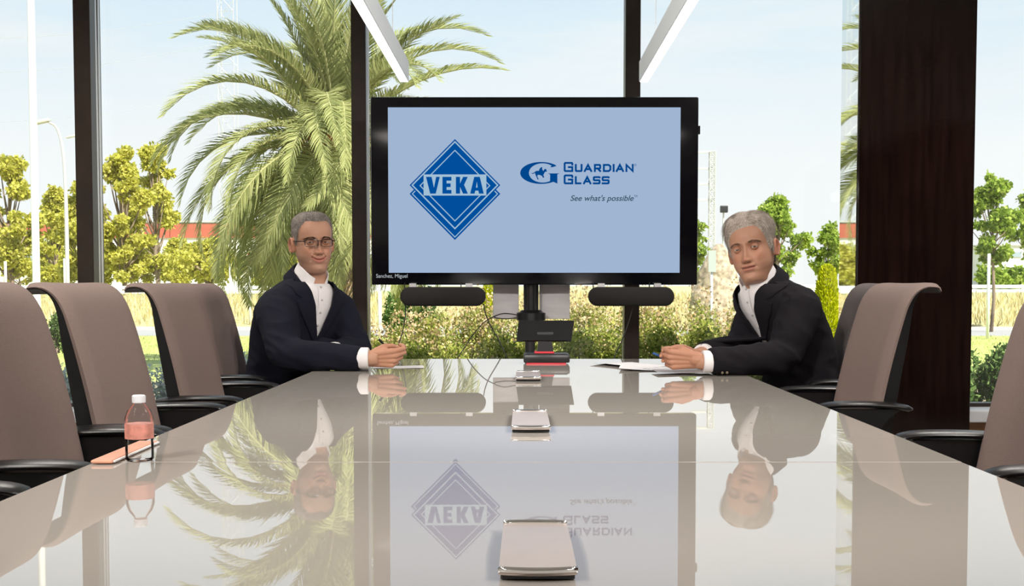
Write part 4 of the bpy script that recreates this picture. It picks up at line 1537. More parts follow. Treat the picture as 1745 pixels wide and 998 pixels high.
# eyeglasses of the left man
g = thing('eyeglasses', tuple(pl['hw'](np.array([[0, -.105, 0]]))[0]), 'dark rectangular eyeglasses worn by the man on the left', 'glasses')
hwL = pl['hw']
def GV(x, y, z): return Vector(hwL(np.array([[x, y, z]]))[0])
for s in (-1, 1):
    cxl, hw_, hh_ = s * .0315, .0245, .0135
    loop = []
    for k in range(36):
        a = 2 * PI * k / 36
        ca, sa = math.cos(a), math.sin(a)
        x = cxl + hw_ * np.sign(ca) * abs(ca) ** .45
        z = -.0035 + hh_ * np.sign(sa) * abs(sa) ** .45
        y = -.1085 + .012 * ((abs(x)) / .056) ** 2
        loop.append((x, y, z))
    pts = [GV(*p) for p in loop]
    rings = []
    for k in range(36):
        p = pts[k]
        c = GV(cxl, loop[k][1], -.0035)
        o_ = (p - c).normalized()
        n2 = (GV(0, -.12, 0) - GV(0, -.10, 0)).normalized()
        th = .0030 if loop[k][2] > .004 else .0018
        rings.append([p + o_ * th + n2 * .0015, p + o_ * th - n2 * .0015, p - o_ * th * .6 - n2 * .0015, p - o_ * th * .6 + n2 * .0015])
    mb = MB()
    vs = [p for r in rings for p in r]
    mb.add(vs, [(i * 4 + j, i * 4 + (j + 1) % 4, ((i + 1) % 36) * 4 + (j + 1) % 4, ((i + 1) % 36) * 4 + j) for i in range(36) for j in range(4)])
    mb.build('rim', M_GLASSES, g, True, 50)
    MB().add(pts, [tuple(range(36))]).build('lens', glass_mat('spectacle_lens', (.97, .98, .97), 1.4), g)
    MB().tube([GV(s * .056, -.0985, .005), GV(s * .066, -.088, .005), GV(s * .0755, -.05, .004), GV(s * .0795, .0, .006), GV(s * .078, .014, -.004)], [.0026, .0024, .0021, .0019, .0017], 8).build('temple', M_GLASSES, g, True)
MB().tube([GV(-.008, -.1085, .003), GV(-.003, -.1105, .006), GV(.003, -.1105, .006), GV(.008, -.1085, .003)], .0016, 8).build('bridge', M_GLASSES, g, True)

# pens
pA, pB = at(646, 578, 4.565), Vector((at(690, 620, 4.56).x, 4.60, ZT + .004))
pB = Vector((pA.x + .078, 4.610, ZT + .022))
t = thing('pen', tuple(pA), 'black pen held in the writing hand of the man with glasses', 'pen')
MB().tube([pA, pA.lerp(pB, .88)], .0046, 12).build('barrel', MAT['black_gloss'], t, True, 50)
MB().tube([pA.lerp(pB, .88), pB], [.0044, .0010], 12).build('tip', MAT['chrome'], t, True, 50)
pA, pB = at(1113, 601.5, 4.36), at(1150, 617, 4.40)
t = thing('pen', tuple(pA), 'blue pen held in the clasped hands of the silver-haired man', 'pen')
MB().tube([pA, pA.lerp(pB, .9)], .0042, 12).build('barrel', M('blue_plastic', (.03, .10, .32), .3), t, True, 50)
MB().tube([pA.lerp(pB, .9), pB], [.004, .001], 12).build('tip', MAT['chrome'], t, True, 50)


# ------------------------------------------------------------------ outdoors
ZG = -.10
L_TREE = leaf_mat('yellow_green_plane_leaves', (.34, .35, .05), (.60, .57, .10), (.76, .71, .22), .5)  # yellow-green leaf tones, varied at random per leaf
L_TREE2 = leaf_mat('fresh_green_leaves', (.13, .21, .03), (.31, .43, .06), (.52, .60, .14), .5)
L_HEDGE = leaf_mat('dark_hedge_leaves', (.05, .10, .03), (.12, .20, .055), (.22, .32, .11), .35)
L_SILVER = leaf_mat('silver_leaves', (.36, .44, .41), (.56, .64, .60), (.74, .79, .75), .3)
L_BUSH = leaf_mat('mixed_meadow_leaves', (.12, .18, .03), (.36, .40, .08), (.62, .58, .18), .45)
L_DRY = leaf_mat('dry_flower_heads', (.42, .28, .13), (.62, .46, .25), (.72, .60, .40), .3)
L_STRAW = leaf_mat('straw_grass', (.42, .36, .14), (.60, .52, .26), (.74, .66, .42), .3)
L_CYP = leaf_mat('golden_cypress_leaves', (.30, .34, .0), (.52, .54, .01), (.72, .70, .04), .4)
L_PALM = leaf_mat('palm_leaflets', (.17, .20, .075), (.36, .38, .15), (.60, .58, .30), .40)
L_TOPI = leaf_mat('topiary_leaves', (.06, .11, .03), (.11, .18, .05), (.18, .26, .09), .3)
L_LAWN = leaf_mat('lawn_blades', (.30, .36, .08), (.44, .48, .13), (.56, .58, .20), .4)
M_BARK = M('tree_bark', (.23, .17, .12), .9, vary=.4, scale=12, stretch=(1, 1, .3), bump=.5)
M_PALMTRUNK = M('palm_trunk', (.27, .19, .12), .95, vary=.45, scale=14, bump=.5)
M_RACHIS = M('palm_rachis', (.50, .47, .20), .55)
M_WHITE = M('white_paint_metal', (.82, .82, .80), .4)
M_GALV = M('galvanised_steel', (.58, .58, .57), .45, .4)
M_STONE = M('rough_granite', (.40, .32, .235), .95, vary=.5, scale=16, bump=1.0, bscale=14)
M_LAWN = M('lawn', (.40, .44, .12), .95, vary=.3, scale=6)
M_ASPH = M('asphalt', (.34, .33, .32), .9, vary=.12, scale=30)
M_BANK = M('dry_grass_bank', (.50, .43, .21), .95, vary=.3, scale=2.5)
M_SOIL = M('garden_soil', (.26, .22, .13), .95, vary=.3, scale=8)
M_FAR = M('far_ground', (.40, .40, .20), .95, vary=.2, scale=.4)
M_BRICKRED = M('red_brown_cladding', (.40, .10, .06), .7, vary=.08, scale=2)
M_BWALL = M('white_render', (.78, .76, .70), .85, vary=.04, scale=2)
M_BGLASS = M('dark_blue_glazing', (.30, .36, .40), .2)
M_PATH = M('pale_gravel', (.60, .54, .44), .95, vary=.15, scale=20)


def ground(name, y0, y1, z0, z1, m, x0=-120, x1=120):
    mb = MB()
    mb.add([(x0, y0, z0), (x1, y0, z0), (x1, y1, z1), (x0, y1, z1), (x0, y0, z0 - .3), (x1, y0, z0 - .3), (x1, y1, z1 - .3), (x0, y1, z1 - .3)],
           [(0, 1, 2, 3), (7, 6, 5, 4), (0, 4, 5, 1), (1, 5, 6, 2), (2, 6, 7, 3), (3, 7, 4, 0)])
    return tag(mb.build(name, m), kind='structure')


ground('ground_soil', 6.76, 14.5, ZG, ZG, M_SOIL)
ground('ground_lawn', 14.5, 27.4, ZG, ZG, M_LAWN)
ground('road', 27.4, 31.3, ZG - .01, ZG - .01, M_ASPH)
ground('kerb', 31.3, 31.7, ZG + .06, ZG + .06, M_PATH)
ground('grass_bank', 31.7, 44.5, ZG, .62, M_BANK)
ground('far_ground', 44.5, 400, .62, .62, M_FAR, -400, 400)


def leaves(name, C, size, m, parent, aspect=.55, dirs=None, spread=1.0, stuff=True, fold=True):
    """one mesh of many separate leaves (pointed quads) at points C"""
    n = len(C)
    C = np.asarray(C, float)
    t = rng.normal(0, 1, (n, 3)) * spread
    if dirs is not None:
        t = t + dirs
    t /= np.linalg.norm(t, axis=1, keepdims=True) + 1e-9
    b = np.cross(t, rng.normal(0, 1, (n, 3)))
    b /= np.linalg.norm(b, axis=1, keepdims=True) + 1e-9
    s = (size * (.6 + .8 * rng.random(n)))[:, None]
    V = np.stack([C, C + t * s * .5 + b * s * aspect * .5, C + t * s, C + t * s * .5 - b * s * aspect * .5], 1).reshape(-1, 3)
    Fq = np.arange(n * 4).reshape(n, 4)
    me = mesh_np(name, V, Fq, rng.random(n))
    o = link_mesh(name, me, m, parent, False)
    if stuff: o['kind'] = 'stuff'
    return o


def blob_points(n, blobs, shell=.55):
    """points in the outer part of ellipsoid blobs (cx,cy,cz,rx,ry,rz)"""
    B = np.array(blobs, float)
    wgt = (B[:, 3] * B[:, 5]) / (B[:, 3] * B[:, 5]).sum()
    k = rng.choice(len(B), n, p=wgt)
    d = rng.normal(0, 1, (n, 3))
    d /= np.linalg.norm(d, axis=1, keepdims=True)
    r = shell + (1 - shell) * rng.random(n) ** .6
    return B[k, :3] + d * B[k, 3:] * r[:, None]


def tree(name, label, px, Y, y_top, y_bot, w_px, n, m, group, leaf=.16, trunk_r=.09, cat='tree', sparse=1.0, base_z=None, seed=0):
    """a broad-leaved tree: crown between photo rows y_top and y_bot, w_px wide"""
    r_ = np.random.default_rng(seed + int(px) * 7 + int(Y))
    top, bot = at(px, y_top, Y), at(px, y_bot, Y)
    X = top.x
    w = w_px / F_PX * Y
    h = top.z - bot.z
    zb = base_z if base_z is not None else (.6 if Y > 45 else ZG)
    t = thing(name, (X, Y, zb), label, cat, group)
    blobs = []
    nb = int(30 * sparse) + 6
    mb = MB()
    tt = Vector((X, Y, bot.z + h * .55))
    mb.tube([(X, Y, zb - .1), (X + .04 * w, Y, (zb + bot.z) / 2), (X, Y, bot.z + h * .2), tt], [trunk_r, trunk_r * .85, trunk_r * .7, trunk_r * .25], 8)
    for i in range(nb):
        a = r_.random() * 2 * PI
        v = r_.random()
        rad = w * .5 * (.25 + .75 * math.sin(PI * min(1, .12 + v * .95))) * math.sqrt(r_.random())
        rb = w * (.075 + .10 * r_.random())
        c = Vector((X + math.cos(a) * rad * .95, Y + math.sin(a) * rad * .8, bot.z + rb * .5 + (h - rb * 1.3) * v))
        blobs.append((c.x, c.y, c.z, rb, rb, rb * .8))
        st_ = Vector((X, Y, bot.z + h * max(.02, v * .6 - .1)))
        mb.tube([st_, st_.lerp(c, .5) + Vector((0, 0, -.03 * h)), c], [trunk_r * .45, trunk_r * .25, trunk_r * .08], 5)
    mb.build('trunk', M_BARK, t, True)
    P = blob_points(int(n * 2.1), blobs, .25)
    leaves('foliage', P, leaf * .68, m, t, .7, dirs=np.array([0, 0, -.35]))
    return t


def shrub(name, label, x, Y, w, h, n, m, group, leaf=.05, aspect=.45, up=.3, depth=None, z0=ZG, cat='shrub', flowers=None, nblob=9):
    t = thing(name, (x, Y, z0), label, cat, group)
    dp = depth or w * .6
    blobs = []
    for i in range(nblob):
        rx = w * (.18 + .12 * rng.random())
        blobs.append((x + (rng.random() - .5) * (w - rx), Y + (rng.random() - .5) * (dp * .6), z0 + h * (.28 + .42 * rng.random()), rx, dp * .4, h * (.22 + .10 * rng.random())))
    P = blob_points(n, blobs, .45)
    P[:, 2] = np.maximum(P[:, 2], z0 + .02)
    leaves('foliage', P, leaf, m, t, aspect, dirs=np.array([0, 0, up]))
    mb = MB()
    for i in range(14):
        b = blobs[i % len(blobs)]
        mb.tube([(x + (rng.random() - .5) * w * .4, Y + (rng.random() - .5) * dp * .3, z0), ((x + b[0]) / 2, (Y + b[1]) / 2, z0 + h * .3), (b[0], b[1], b[2])], [.012, .009, .004], 5)
    mb.build('stem', M_BARK, t)
    if flowers:
        nf, mm, fs, hmul = flowers
        bl2 = [(b[0], b[1], b[2] + h * .12, b[3] * 1.1, b[4] * 1.1, b[5] * hmul) for b in blobs]
        P = blob_points(nf, bl2, .75)
        P = P[P[:, 2] > z0 + h * .45]
        leaves('flower_heads', P, fs, mm, t, .8, dirs=np.array([0, 0, .6]))
    return t


# ---- the palm in front of the second window
PX, PY_, PZ = at(570, 232, 16).x, 16.0, at(570, 232, 16).z
pm = thing('palm_tree', (PX, PY_, ZG), 'big date palm with drooping fronds filling the second window', 'palm')
rings = []
for i in range(46):
    s = i / 45
    z = ZG - .05 + (PZ - .05 - ZG) * s
    r = .27 + .05 * math.sin(s * 9) * .3 + (.16 * float(sstep(np.array(s), .72, .95)) - .25 * float(sstep(np.array(s), .93, 1.0)))
    rings.append([Vector((PX + (r + .022 * ((k + i) % 2)) * math.cos(2 * PI * k / 18 + .17 * i), PY_ + (r + .022 * ((k + i) % 2)) * math.sin(2 * PI * k / 18 + .17 * i), z)) for k in range(18)])
MB().loft(rings).build('trunk', M_PALMTRUNK, pm)


def frond_mesh(length, bend, power, n=84, leaf=.46, vee=.5, seed=1):
    """a feather frond rising along +x from the origin; bend = total turn of the rachis (radians)"""
    r_ = np.random.default_rng(seed)
    P, T = [np.zeros(3)], []
    ns = 28
    for i in range(ns):
        s = (i + .5) / ns
        a = -bend * s ** power
        d = np.array([math.cos(a), 0, math.sin(a)])
        P.append(P[-1] + d * length / ns)
        T.append(d)
    T.append(T[-1])
    P, T = np.array(P), np.array(T)
    mb = MB()
    mb.tube([Vector(p) for p in P[::3]], [.026 * (1 - .85 * i / 9) for i in range(len(P[::3]))], 5)
    vs, fs, rn = [list(p) for p in mb.v], [list(f) + [f[-1]] * (4 - len(f)) if len(f) < 4 else f for f in mb.f if len(f) <= 4], []
    rn += [.93] * len(fs)
    twist = .25 * (r_.random() - .5)
    for i in range(n):
        s = .10 + .90 * (i + .5) / n
        f = s * ns
        k = int(f)
        k = min(k, ns - 1)
        p = P[k] + (P[k + 1] - P[k]) * (f - k)
        t = T[k]
        N_ = np.array([-t[2], 0, t[0]])
        ll = leaf * (math.sin(PI * min(1, .16 + s * .80)) ** .7) * (.9 + .2 * r_.random())
        for sg in (-1, 1):
            S_ = np.array([0, sg, 0.0])
            ang = math.radians(58 - 30 * s) + r_.normal(0, .06)
            v_ = vee + r_.normal(0, .10)
            d = t * math.cos(ang) + (S_ * math.cos(v_) + N_ * math.sin(v_)) * math.sin(ang)
            d2 = d + np.array([0, 0, -.35 - .2 * r_.random()])
            d2 /= np.linalg.norm(d2)
            wv = t * .0185
            m1, m2 = p + d * ll * .5, p + d * ll * .5 + d2 * ll * .5
            b = len(vs)
            vs += [list(p - wv * .6), list(p + wv * .6), list(m1 + wv), list(m1 - wv), list(m2 + wv * .12), list(m2 - wv * .12)]
            fs += [(b, b + 1, b + 2, b + 3), (b + 3, b + 2, b + 4, b + 5)]
            q = .15 + .65 * r_.random()
            rn += [q, q]
    me = mesh_np('frond', np.array(vs), np.array([list(f) for f in fs]), rn)
    me.materials.append(L_PALM)
    return me


FM = [frond_mesh(2.75, 1.0, 1.5, seed=1), frond_mesh(2.9, 1.7, 1.5, seed=2), frond_mesh(2.95, 2.0, 1.25, seed=3, vee=.35), frond_mesh(2.9, 1.75, 1.0, seed=4, vee=.2), frond_mesh(2.8, 1.15, .8, seed=5, vee=.05), frond_mesh(2.3, .45, 1.5, seed=6)]
nf = 126
for i in range(nf):
    s = i / (nf - 1)
    a = i * 2.39996 + rng.normal(0, .12)
    if s < .10: elev, v = 84 - s * 80 + rng.normal(0, 4), 5
    elif s < .28: elev, v = 78 - (s - .10) * 150 + rng.normal(0, 5), int(rng.integers(0, 2))
    elif s < .50: elev, v = 52 - (s - .28) * 170 + rng.normal(0, 6), int(rng.integers(1, 3))
    elif s < .82: elev, v = 15 - (s - .50) * 140 + rng.normal(0, 6), int(rng.integers(2, 4))
    else: elev, v = -18 - (s - .82) * 170 + rng.normal(0, 6), 4
    o = bpy.data.objects.new('frond', FM[v])
    COL.objects.link(o)
    o.parent = pm
    rr = .10 + .10 * s
    o.location = (rr * math.cos(a), rr * math.sin(a), PZ - ZG - .35 * s + .05)
    o.rotation_euler = (Matrix.Rotation(a, 3, 'Z') @ Matrix.Rotation(-math.radians(elev), 3, 'Y') @ Matrix.Rotation(rng.normal(0, .35), 3, 'X')).to_euler()
    sc_ = (.78 if s < .50 else .82 if s < .82 else .66) + .14 * rng.random()
    o.scale = (sc_, sc_, sc_)
# fruit stalks
for k in range(7):
    a = -PI / 2 + (k - 3) * .5
    mb = MB()
    c = Vector((PX + .2 * math.cos(a), PY_ + .2 * math.sin(a), PZ - .05))
    e = c + Vector((math.cos(a) * .28, math.sin(a) * .28, .02))
    mb.tube([c, e], [.016, .012], 6)
    for j in range(16):
        q = e + Vector((rng.normal(0, .12), rng.normal(0, .10), -.10 - .25 * rng.random()))
        mb.tube([e, e.lerp(q, .5) + Vector((0, 0, .03)), q], [.005, .004, .006], 4)
    mb.build('fruit_stalk', M('orange_stalk', (.62, .30, .10), .6) if k == 0 else bpy.data.materials['orange_stalk'], pm)

# ---- trees far left, behind the road
G1 = 'plane trees beyond the road'
tree('plane_tree', 'yellow-green plane tree at the far left edge, left of the flagpole', 12, 52, 264, 480, 130, 6500, L_TREE, G1, .26, .14)
tree('plane_tree', 'smaller yellow-green plane tree between flagpole and street lamp', 92, 58, 312, 482, 100, 5200, L_TREE, G1, .26, .12)
tree('plane_tree', 'yellow-green plane tree behind the leftmost window post', 140, 50, 300, 480, 105, 4600, L_TREE, G1, .25, .12)
tree('plane_tree', 'tall yellow-green plane tree just right of the leftmost window post', 205, 47, 243, 478, 110, 6000, L_TREE, G1, .24, .13, sparse=1.2)
tree('plane_tree', 'yellow-green plane tree partly behind the palm fronds', 262, 55, 240, 470, 105, 5000, L_TREE, G1, .26, .13)
tree('plane_tree', 'low yellow-green tree below the palm skirt near a thin bare trunk', 355, 50, 400, 484, 150, 3400, L_TREE, G1, .24, .17)
tree('plane_tree', 'low yellow-green tree behind the man with glasses', 470, 56, 410, 490, 150, 3200, L_TREE, G1, .26, .10)
tree('plane_tree', 'yellow-green tree seen between man with glasses and window post', 590, 60, 400, 486, 110, 2400, L_TREE, G1, .26, .10)
for k, (px, yt, w) in enumerate(((30, 392, 90), (95, 408, 80), (165, 400, 80), (232, 395, 90), (300, 400, 90))):
    tree('low_plane_tree', 'low leafy yellow-green tree in front of the hall, %s' % ('at the far left edge', 'right of the flagpole', 'beside the leftmost window post', 'left of the palm skirt', 'behind the palm skirt')[k], px, 64, yt, 486, w, 3600, L_TREE, 'low trees before the hall', .2, .06)
G2 = 'fresh green trees on the right'
tree('young_tree', 'fresh green tree rising behind the silver-haired man', 1325, 34, 328, 470, 110, 3400, L_TREE2, G2, .17, .07, sparse=1.1)
tree('young_tree', 'slim green tree beside the palm reflection, left of the pillar', 1412, 40, 378, 470, 62, 1500, L_TREE2, G2, .18, .06)
tree('young_tree', 'green tree just right of the screen edge', 1180, 36, 352, 470, 64, 1500, L_TREE2, G2, .17, .06)
tree('young_tree', 'young green tree with pale trunk right of the pillar', 1694, 30, 292, 452, 100, 3400, L_TREE2, G2, .16, .05, sparse=.9)
tree('young_tree', 'green tree crown at the right frame edge', 1765, 31, 305, 450, 80, 2200, L_TREE2, G2, .16, .05)
for i, (px, w, lab) in enumerate(((1690, 60, 'left'), (1740, 70, 'right'))):
    p = at(px, 470, 70)
    shrub('far_bush', 'round green bush by the far building, on the %s' % lab, p.x, 70 + 2 * i, w / F_PX * 60, 1.7, 1400, L_TREE2, 'far bushes', .3, .7, 0, z0=.55)

# ---- golden cypresses
def cypress(label, px, Y, yt, w_px, n):
    p = at(px, yt, Y)
    w = w_px / F_PX * Y
    h = p.z - ZG
    t = thing('golden_cypress', (p.x, Y, ZG), label, 'cypress', 'golden cypresses')
    v = rng.random(n)
    a = rng.random(n) * 2 * PI
    prof = np.interp(v, [0, .15, .5, .8, .95, 1], [.44, .52, .52, .42, .27, .08]) * w * (.8 + .22 * rng.random(n))
    P = np.stack([p.x + prof * np.cos(a), Y + prof * np.sin(a), ZG + v * h], 1)
    leaves('foliage', P, .055, L_CYP, t, .4, dirs=np.stack([np.cos(a) * .5, np.sin(a) * .5, np.full(n, 1.4)], 1), spread=.4)
    MB().tube([(p.x, Y, ZG - .05), (p.x, Y, ZG + h * .9)], [.06, .01], 8).build('trunk', M_BARK, t, True)


cypress('bright golden conical cypress right of the silver-haired man', 1410, 19, 455, 38, 9000)
cypress('bright golden cypress seen between left speaker bar and silver plate', 836, 21, 470, 26, 5000)

# ---- standing stone
p = at(1222, 412, 17)
so = thing('standing_stone', (p.x, 17, ZG), 'tall rough grey standing stone beside the screen', 'stone')
rings = []
hs_ = p.z - ZG
for i in range(70):
    v = i / 69
    w = np.interp(v, [0, .35, .6, .8, .93, 1], [.40, .39, .345, .26, .15, .04])
    rg = []
    for k in range(64):
        a = 2 * PI * k / 64
        q = Vector((math.cos(a) * w, math.sin(a) * w * .7, v * hs_))
        d = 1 + .16 * noise.noise(q * 2.6) + .10 * noise.noise(q * 7) + .07 * noise.noise(q * 17) - .10 * max(0, noise.noise(q * 11 + Vector((5, 0, 0))) - .25)
        rg.append(Vector((p.x + q.x * d + .03 * v, 17 + q.y * d, ZG - .03 + q.z)))
    rings.append(rg)
MB().loft(rings).build('boulder', M_STONE, so, True, 35)

# ---- poles, rails, lattice masts
p = at(62.5, 500, 18)
fp = thing('flagpole', (p.x, 18, ZG), 'thick white flagpole standing on the lawn at the far left', 'flagpole')
MB().lathe((p.x, 18, ZG), [(.055, 0), (.055, 3), (.047, 7.5)], 18).build('pole', M_WHITE, fp, True, 50)
MB().lathe((p.x, 18, ZG), [(.13, 0), (.13, .03), (.07, .05)], 18).build('base_plate', M_WHITE, fp)


def lamp(label, px, Y, ytop, dirx, arm, r=.06):
    p = at(px, ytop, Y)
    zb = .55
    t = thing('street_lamp', (p.x, Y, zb), label, 'street lamp', 'street lamps by the road')
    pts = [Vector((p.x, Y, zb)), Vector((p.x, Y, p.z - 3.0)), Vector((p.x + dirx * .1 * arm, Y, p.z - 1.2)), Vector((p.x + dirx * .45 * arm, Y, p.z - .25)), Vector((p.x + dirx * arm, Y, p.z))]
    P = [Vector(q) for q in catmull(pts, 24)]
    MB().tube(P, list(np.linspace(r * 1.3, r * .6, 24)), 10).build('pole', M_GALV, t, True)
    MB().rbox((p.x + dirx * (arm + .25), Y, p.z + .02), (.62, .26, .13), .05, 2, Matrix.Rotation(.22 * dirx, 3, 'Y')).build('lamp_head', M_GALV, t, True, 40)


lamp('curved grey street lamp right of the flagpole', 110, 42, 208, -1, .55)
lamp('second street lamp whose head peeps out at the leftmost window post', 141, 70, 233, -1, .4)


def rail(label, px0, px1, Y, y_, grp):
    a, b = at(px0, y_, Y), at(px1, y_, Y)
    t = thing('crash_barrier', ((a.x + b.x) / 2, Y, .55), label, 'guard rail', grp)
    for dz in (0, -.17):
        MB().rbox(((a.x + b.x) / 2, Y, a.z + dz), (b.x - a.x, .08, .13), .03, 2).build('rail_beam', M_WHITE, t)
    x = a.x + .6
    while x < b.x:
        MB().box((x, Y + .07, (a.z + .05 + .5) / 2), (.09, .09, a.z + .05 - .5)).build('post', M_GALV, t)
        x += 4.0


rail('pale crash barrier on the bank left of the window post near the screen', -40, 640, 45.0, 490, 'crash barriers on the bank')
rail('pale crash barrier on the bank right of the screen', 1190, 1800, 45.0, 488, 'crash barriers on the bank')


def lattice(label, px, Y, ytop, w, zb=.5, arms=()):
    p = at(px, ytop, Y)
    t = thing('lattice_mast', (p.x, Y, zb), label, 'mast')
    mb = MB()
    for sx_ in (-1, 1):
        for sy_ in (-1, 1):
            mb.tube([(p.x + sx_ * w / 2, Y + sy_ * w / 2, zb), (p.x + sx_ * w / 2, Y + sy_ * w / 2, p.z)], .035, 5)
    mb.build('uprights', M_GALV, t)
    mb = MB()
    z = zb
    k = 0
    while z < p.z - .1:
        z2 = min(p.z, z + w * 1.1)
        s = 1 if k % 2 else -1
        mb.tube([(p.x - s * w / 2, Y - w / 2, z), (p.x + s * w / 2, Y - w / 2, z2)], .022, 4)
        mb.tube([(p.x - w / 2, Y + s * w / 2, z), (p.x - w / 2, Y - s * w / 2, z2)], .022, 4)
        mb.tube([(p.x + s * w / 2, Y + w / 2, z), (p.x - s * w / 2, Y + w / 2, z2)], .022, 4)
        mb.tube([(p.x - w / 2, Y - w / 2, z2), (p.x + w / 2, Y - w / 2, z2)], .022, 4)
        z = z2
        k += 1
    mb.build('bracing', M_GALV, t)
    for yp, x0 in arms:
        q = at(px, yp, Y)
        q2 = at(x0, yp, Y)
        MB().box(((q.x + q2.x) / 2, Y, q.z), (abs(q.x - q2.x), .16, .10)).build('cross_arm', M_GALV, t)
    return p


lattice('grey lattice mast with side arms right of the screen', 1214, 60, 258, .26, arms=((259, 1160), (287, 1180), (313, 1180), (340, 1180)))
lattice('pale lattice pylon rising behind the palm top', 386, 100, -60, 1.3)
fl = at(1233, 350, 48)
t = thing('floodlight_post', (fl.x, 48, .55), 'thin post with a small floodlight left of the silver-haired man', 'floodlight')
MB().tube([(fl.x, 48, .55), (fl.x, 48, fl.z)], .035, 6).build('post', M_GALV, t)
MB().rbox((fl.x, 47.9, fl.z - .15), (.30, .2, .28), .03).build('lamp_head', MAT['dark_metal'], t)


def stake(label, px, Y, y0, zb, r=.03, m=None, cap=None):
    p = at(px, y0, Y)
    t = thing('marker_post', (p.x, Y, zb), label, 'post')
    MB().tube([(p.x, Y, zb), (p.x, Y, p.z)], r, 8).build('post', m or M_WHITE, t, True)
    if cap:
        MB().box((p.x, Y - .03, p.z - .12), (.09, .02, .26)).build('sign_plate', cap, t)


M_SIGNR = M('red_sign', (.6, .08, .06), .5)
M_SIGNG = M('green_sign', (.42, .47, .42), .5)
stake('thin white post with greenish plate in front of the standing stone', 1213, 14.6, 428, ZG, .017, cap=M_SIGNG)
stake('slim white stake beside the young tree right of the pillar', 1685.5, 26, 432, ZG, .035)
stake('white post with red plate left of the man with glasses', 425, 33, 432, ZG, .035, cap=M_SIGNR)
stake('white fence post below the left screen corner', 647, 20, 478, ZG, .03)
stake('thin white post at the far left edge under the trees', 9, 44, 445, .5, .05)
stake('thin pale post under the trees by the leftmost window post', 110, 44, 440, .5, .05)
stake('thin pale post under the palm, left of the red plate', 392, 44, 450, .5, .04)

# overhead wires to the pylon
for i, (y0, y1) in enumerate(((62, 40), (122, 92), (206, 178))):
    a, m2, b = at(-80, y0 + 6, 90), at(160, (y0 + y1) / 2 + 4, 90), at(390, y1 - 20, 90)
    P = [Vector(q) for q in catmull([a, m2, b], 16)]
    o = MB().tube(P, .012, 4).build('overhead_wire', M_GALV)
    tag(o, 'thin overhead power wire to the pylon, %s' % ('highest of three', 'middle of three', 'lowest of three')[i], 'wire', 'overhead wires')

# ---- buildings far away
def building(name, label, px0, px1, Y, yt, zb, m, band=None, win=None):
    a, b = at(px0, yt, Y), at(px1, yt, Y)
    t = thing(name, ((a.x + b.x) / 2, Y + 6, zb), label, 'building')
    MB().box(((a.x + b.x) / 2, Y + 6, (zb + a.z) / 2), (b.x - a.x, 12, a.z - zb)).build('wall', m, t)
    MB().box(((a.x + b.x) / 2, Y + 6, a.z + .06), (b.x - a.x + .4, 12.4, .12)).build('roof', M_GALV, t)
    if band:
        n = max(3, int((b.x - a.x) / 6))
        z0_, z1_ = at(0, band[1], Y).z, at(0, band[0], Y).z
        for i in range(n):
            w = (b.x - a.x) / n
            MB().box((a.x + w * (i + .5), Y - .06, (z0_ + z1_) / 2), (w - .04, .12, z1_ - z0_)).build('cladding_panel', M_BRICKRED, t)
    if win:
        n = win[2]
        z0_, z1_ = at(0, win[1], Y).z, at(0, win[0], Y).z
        for i in range(n):
            w = (b.x - a.x) / n
            MB().box((a.x + w * (i + .5), Y - .03, (z0_ + z1_) / 2), (w * .8, .10, z1_ - z0_)).build('window', M_BGLASS, t)
    return t


building('industrial_hall', 'long white hall with red-brown band behind the left trees', -60, 640, 82, 379, .5, M_BWALL, band=(381, 405), win=(432, 452, 16))
building('office_block', 'pale low building with a dark window strip right of the pillar', 1684, 1860, 110, 418, .5, M_BWALL, win=(429, 438, 9))
hill = MB()
rings = []
for i in range(16):
    v = i / 15
    x = at(1560, 400, 190).x + v * 60
    rings.append([(x, 190 + 26 * math.cos(q), .3 + (5.5 * math.sin(PI * v) ** .7) * math.sin(q) * (1 + .1 * math.sin(7 * v))) for q in [PI * k / 10 for k in range(11)]])
tag(hill.loft(rings, False, False).build('hill', M('tan_hillside', (.48, .42, .30), .95, vary=.2, scale=.2), None, True), kind='structure')

# ---- planting close to the glass
GS = 'silvery shrubs under the left windows'
for i, (px, lab) in enumerate(((40, 'behind the nearest left chair'), (110, 'between the two nearest left chairs'), (190, 'behind the second left chair'), (262, 'between second and third left chairs'), (335, 'behind the third left chair'), (420, 'behind the man with glasses'))):
    p = at(px, 580, 8.2)
    shrub('silver_shrub', 'silvery grey-green shrub outside the window, %s' % lab, p.x, 8.15 + .1 * (i % 2), .52, p.z - ZG + .03, 4200, L_SILVER, GS, .04, .35, .5, nblob=8)
GH = 'dark green hedge plants on the right'
for i, (px, lab) in enumerate(((1475, 'behind the right-hand chairs'), (1570, 'behind the dark pillar'), (1668, 'right of the dark pillar'), (1755, 'at the right frame edge'))):
    p = at(px, 582, 8.2)
    shrub('hedge_shrub', 'dense green hedge shrub outside the window, %s' % lab, p.x, 8.15, .56, p.z - ZG + .02, 4600, L_HEDGE, GH, .04, .6, .2, nblob=8)
GM = 'leafy meadow shrubs outside the middle windows'
spots = [(690, 9.0, 572, 'left of centre near the writing hand'), (755, 9.2, 562, 'under the left speaker bar'), (822, 8.9, 558, 'behind the crossing cables'), (890, 9.1, 556, 'behind the tablet console'),
         (960, 8.9, 552, 'right of the tablet console'), (1030, 9.2, 548, 'under the right speaker bar'), (1105, 8.9, 545, 'right of the window post'), (1175, 9.1, 540, 'below the standing stone'), (1245, 9.0, 538, 'left of the silver-haired man'), (1330, 9.2, 545, 'behind the silver-haired man'), (1410, 9.0, 548, 'behind the shoulder of the silver-haired man')]
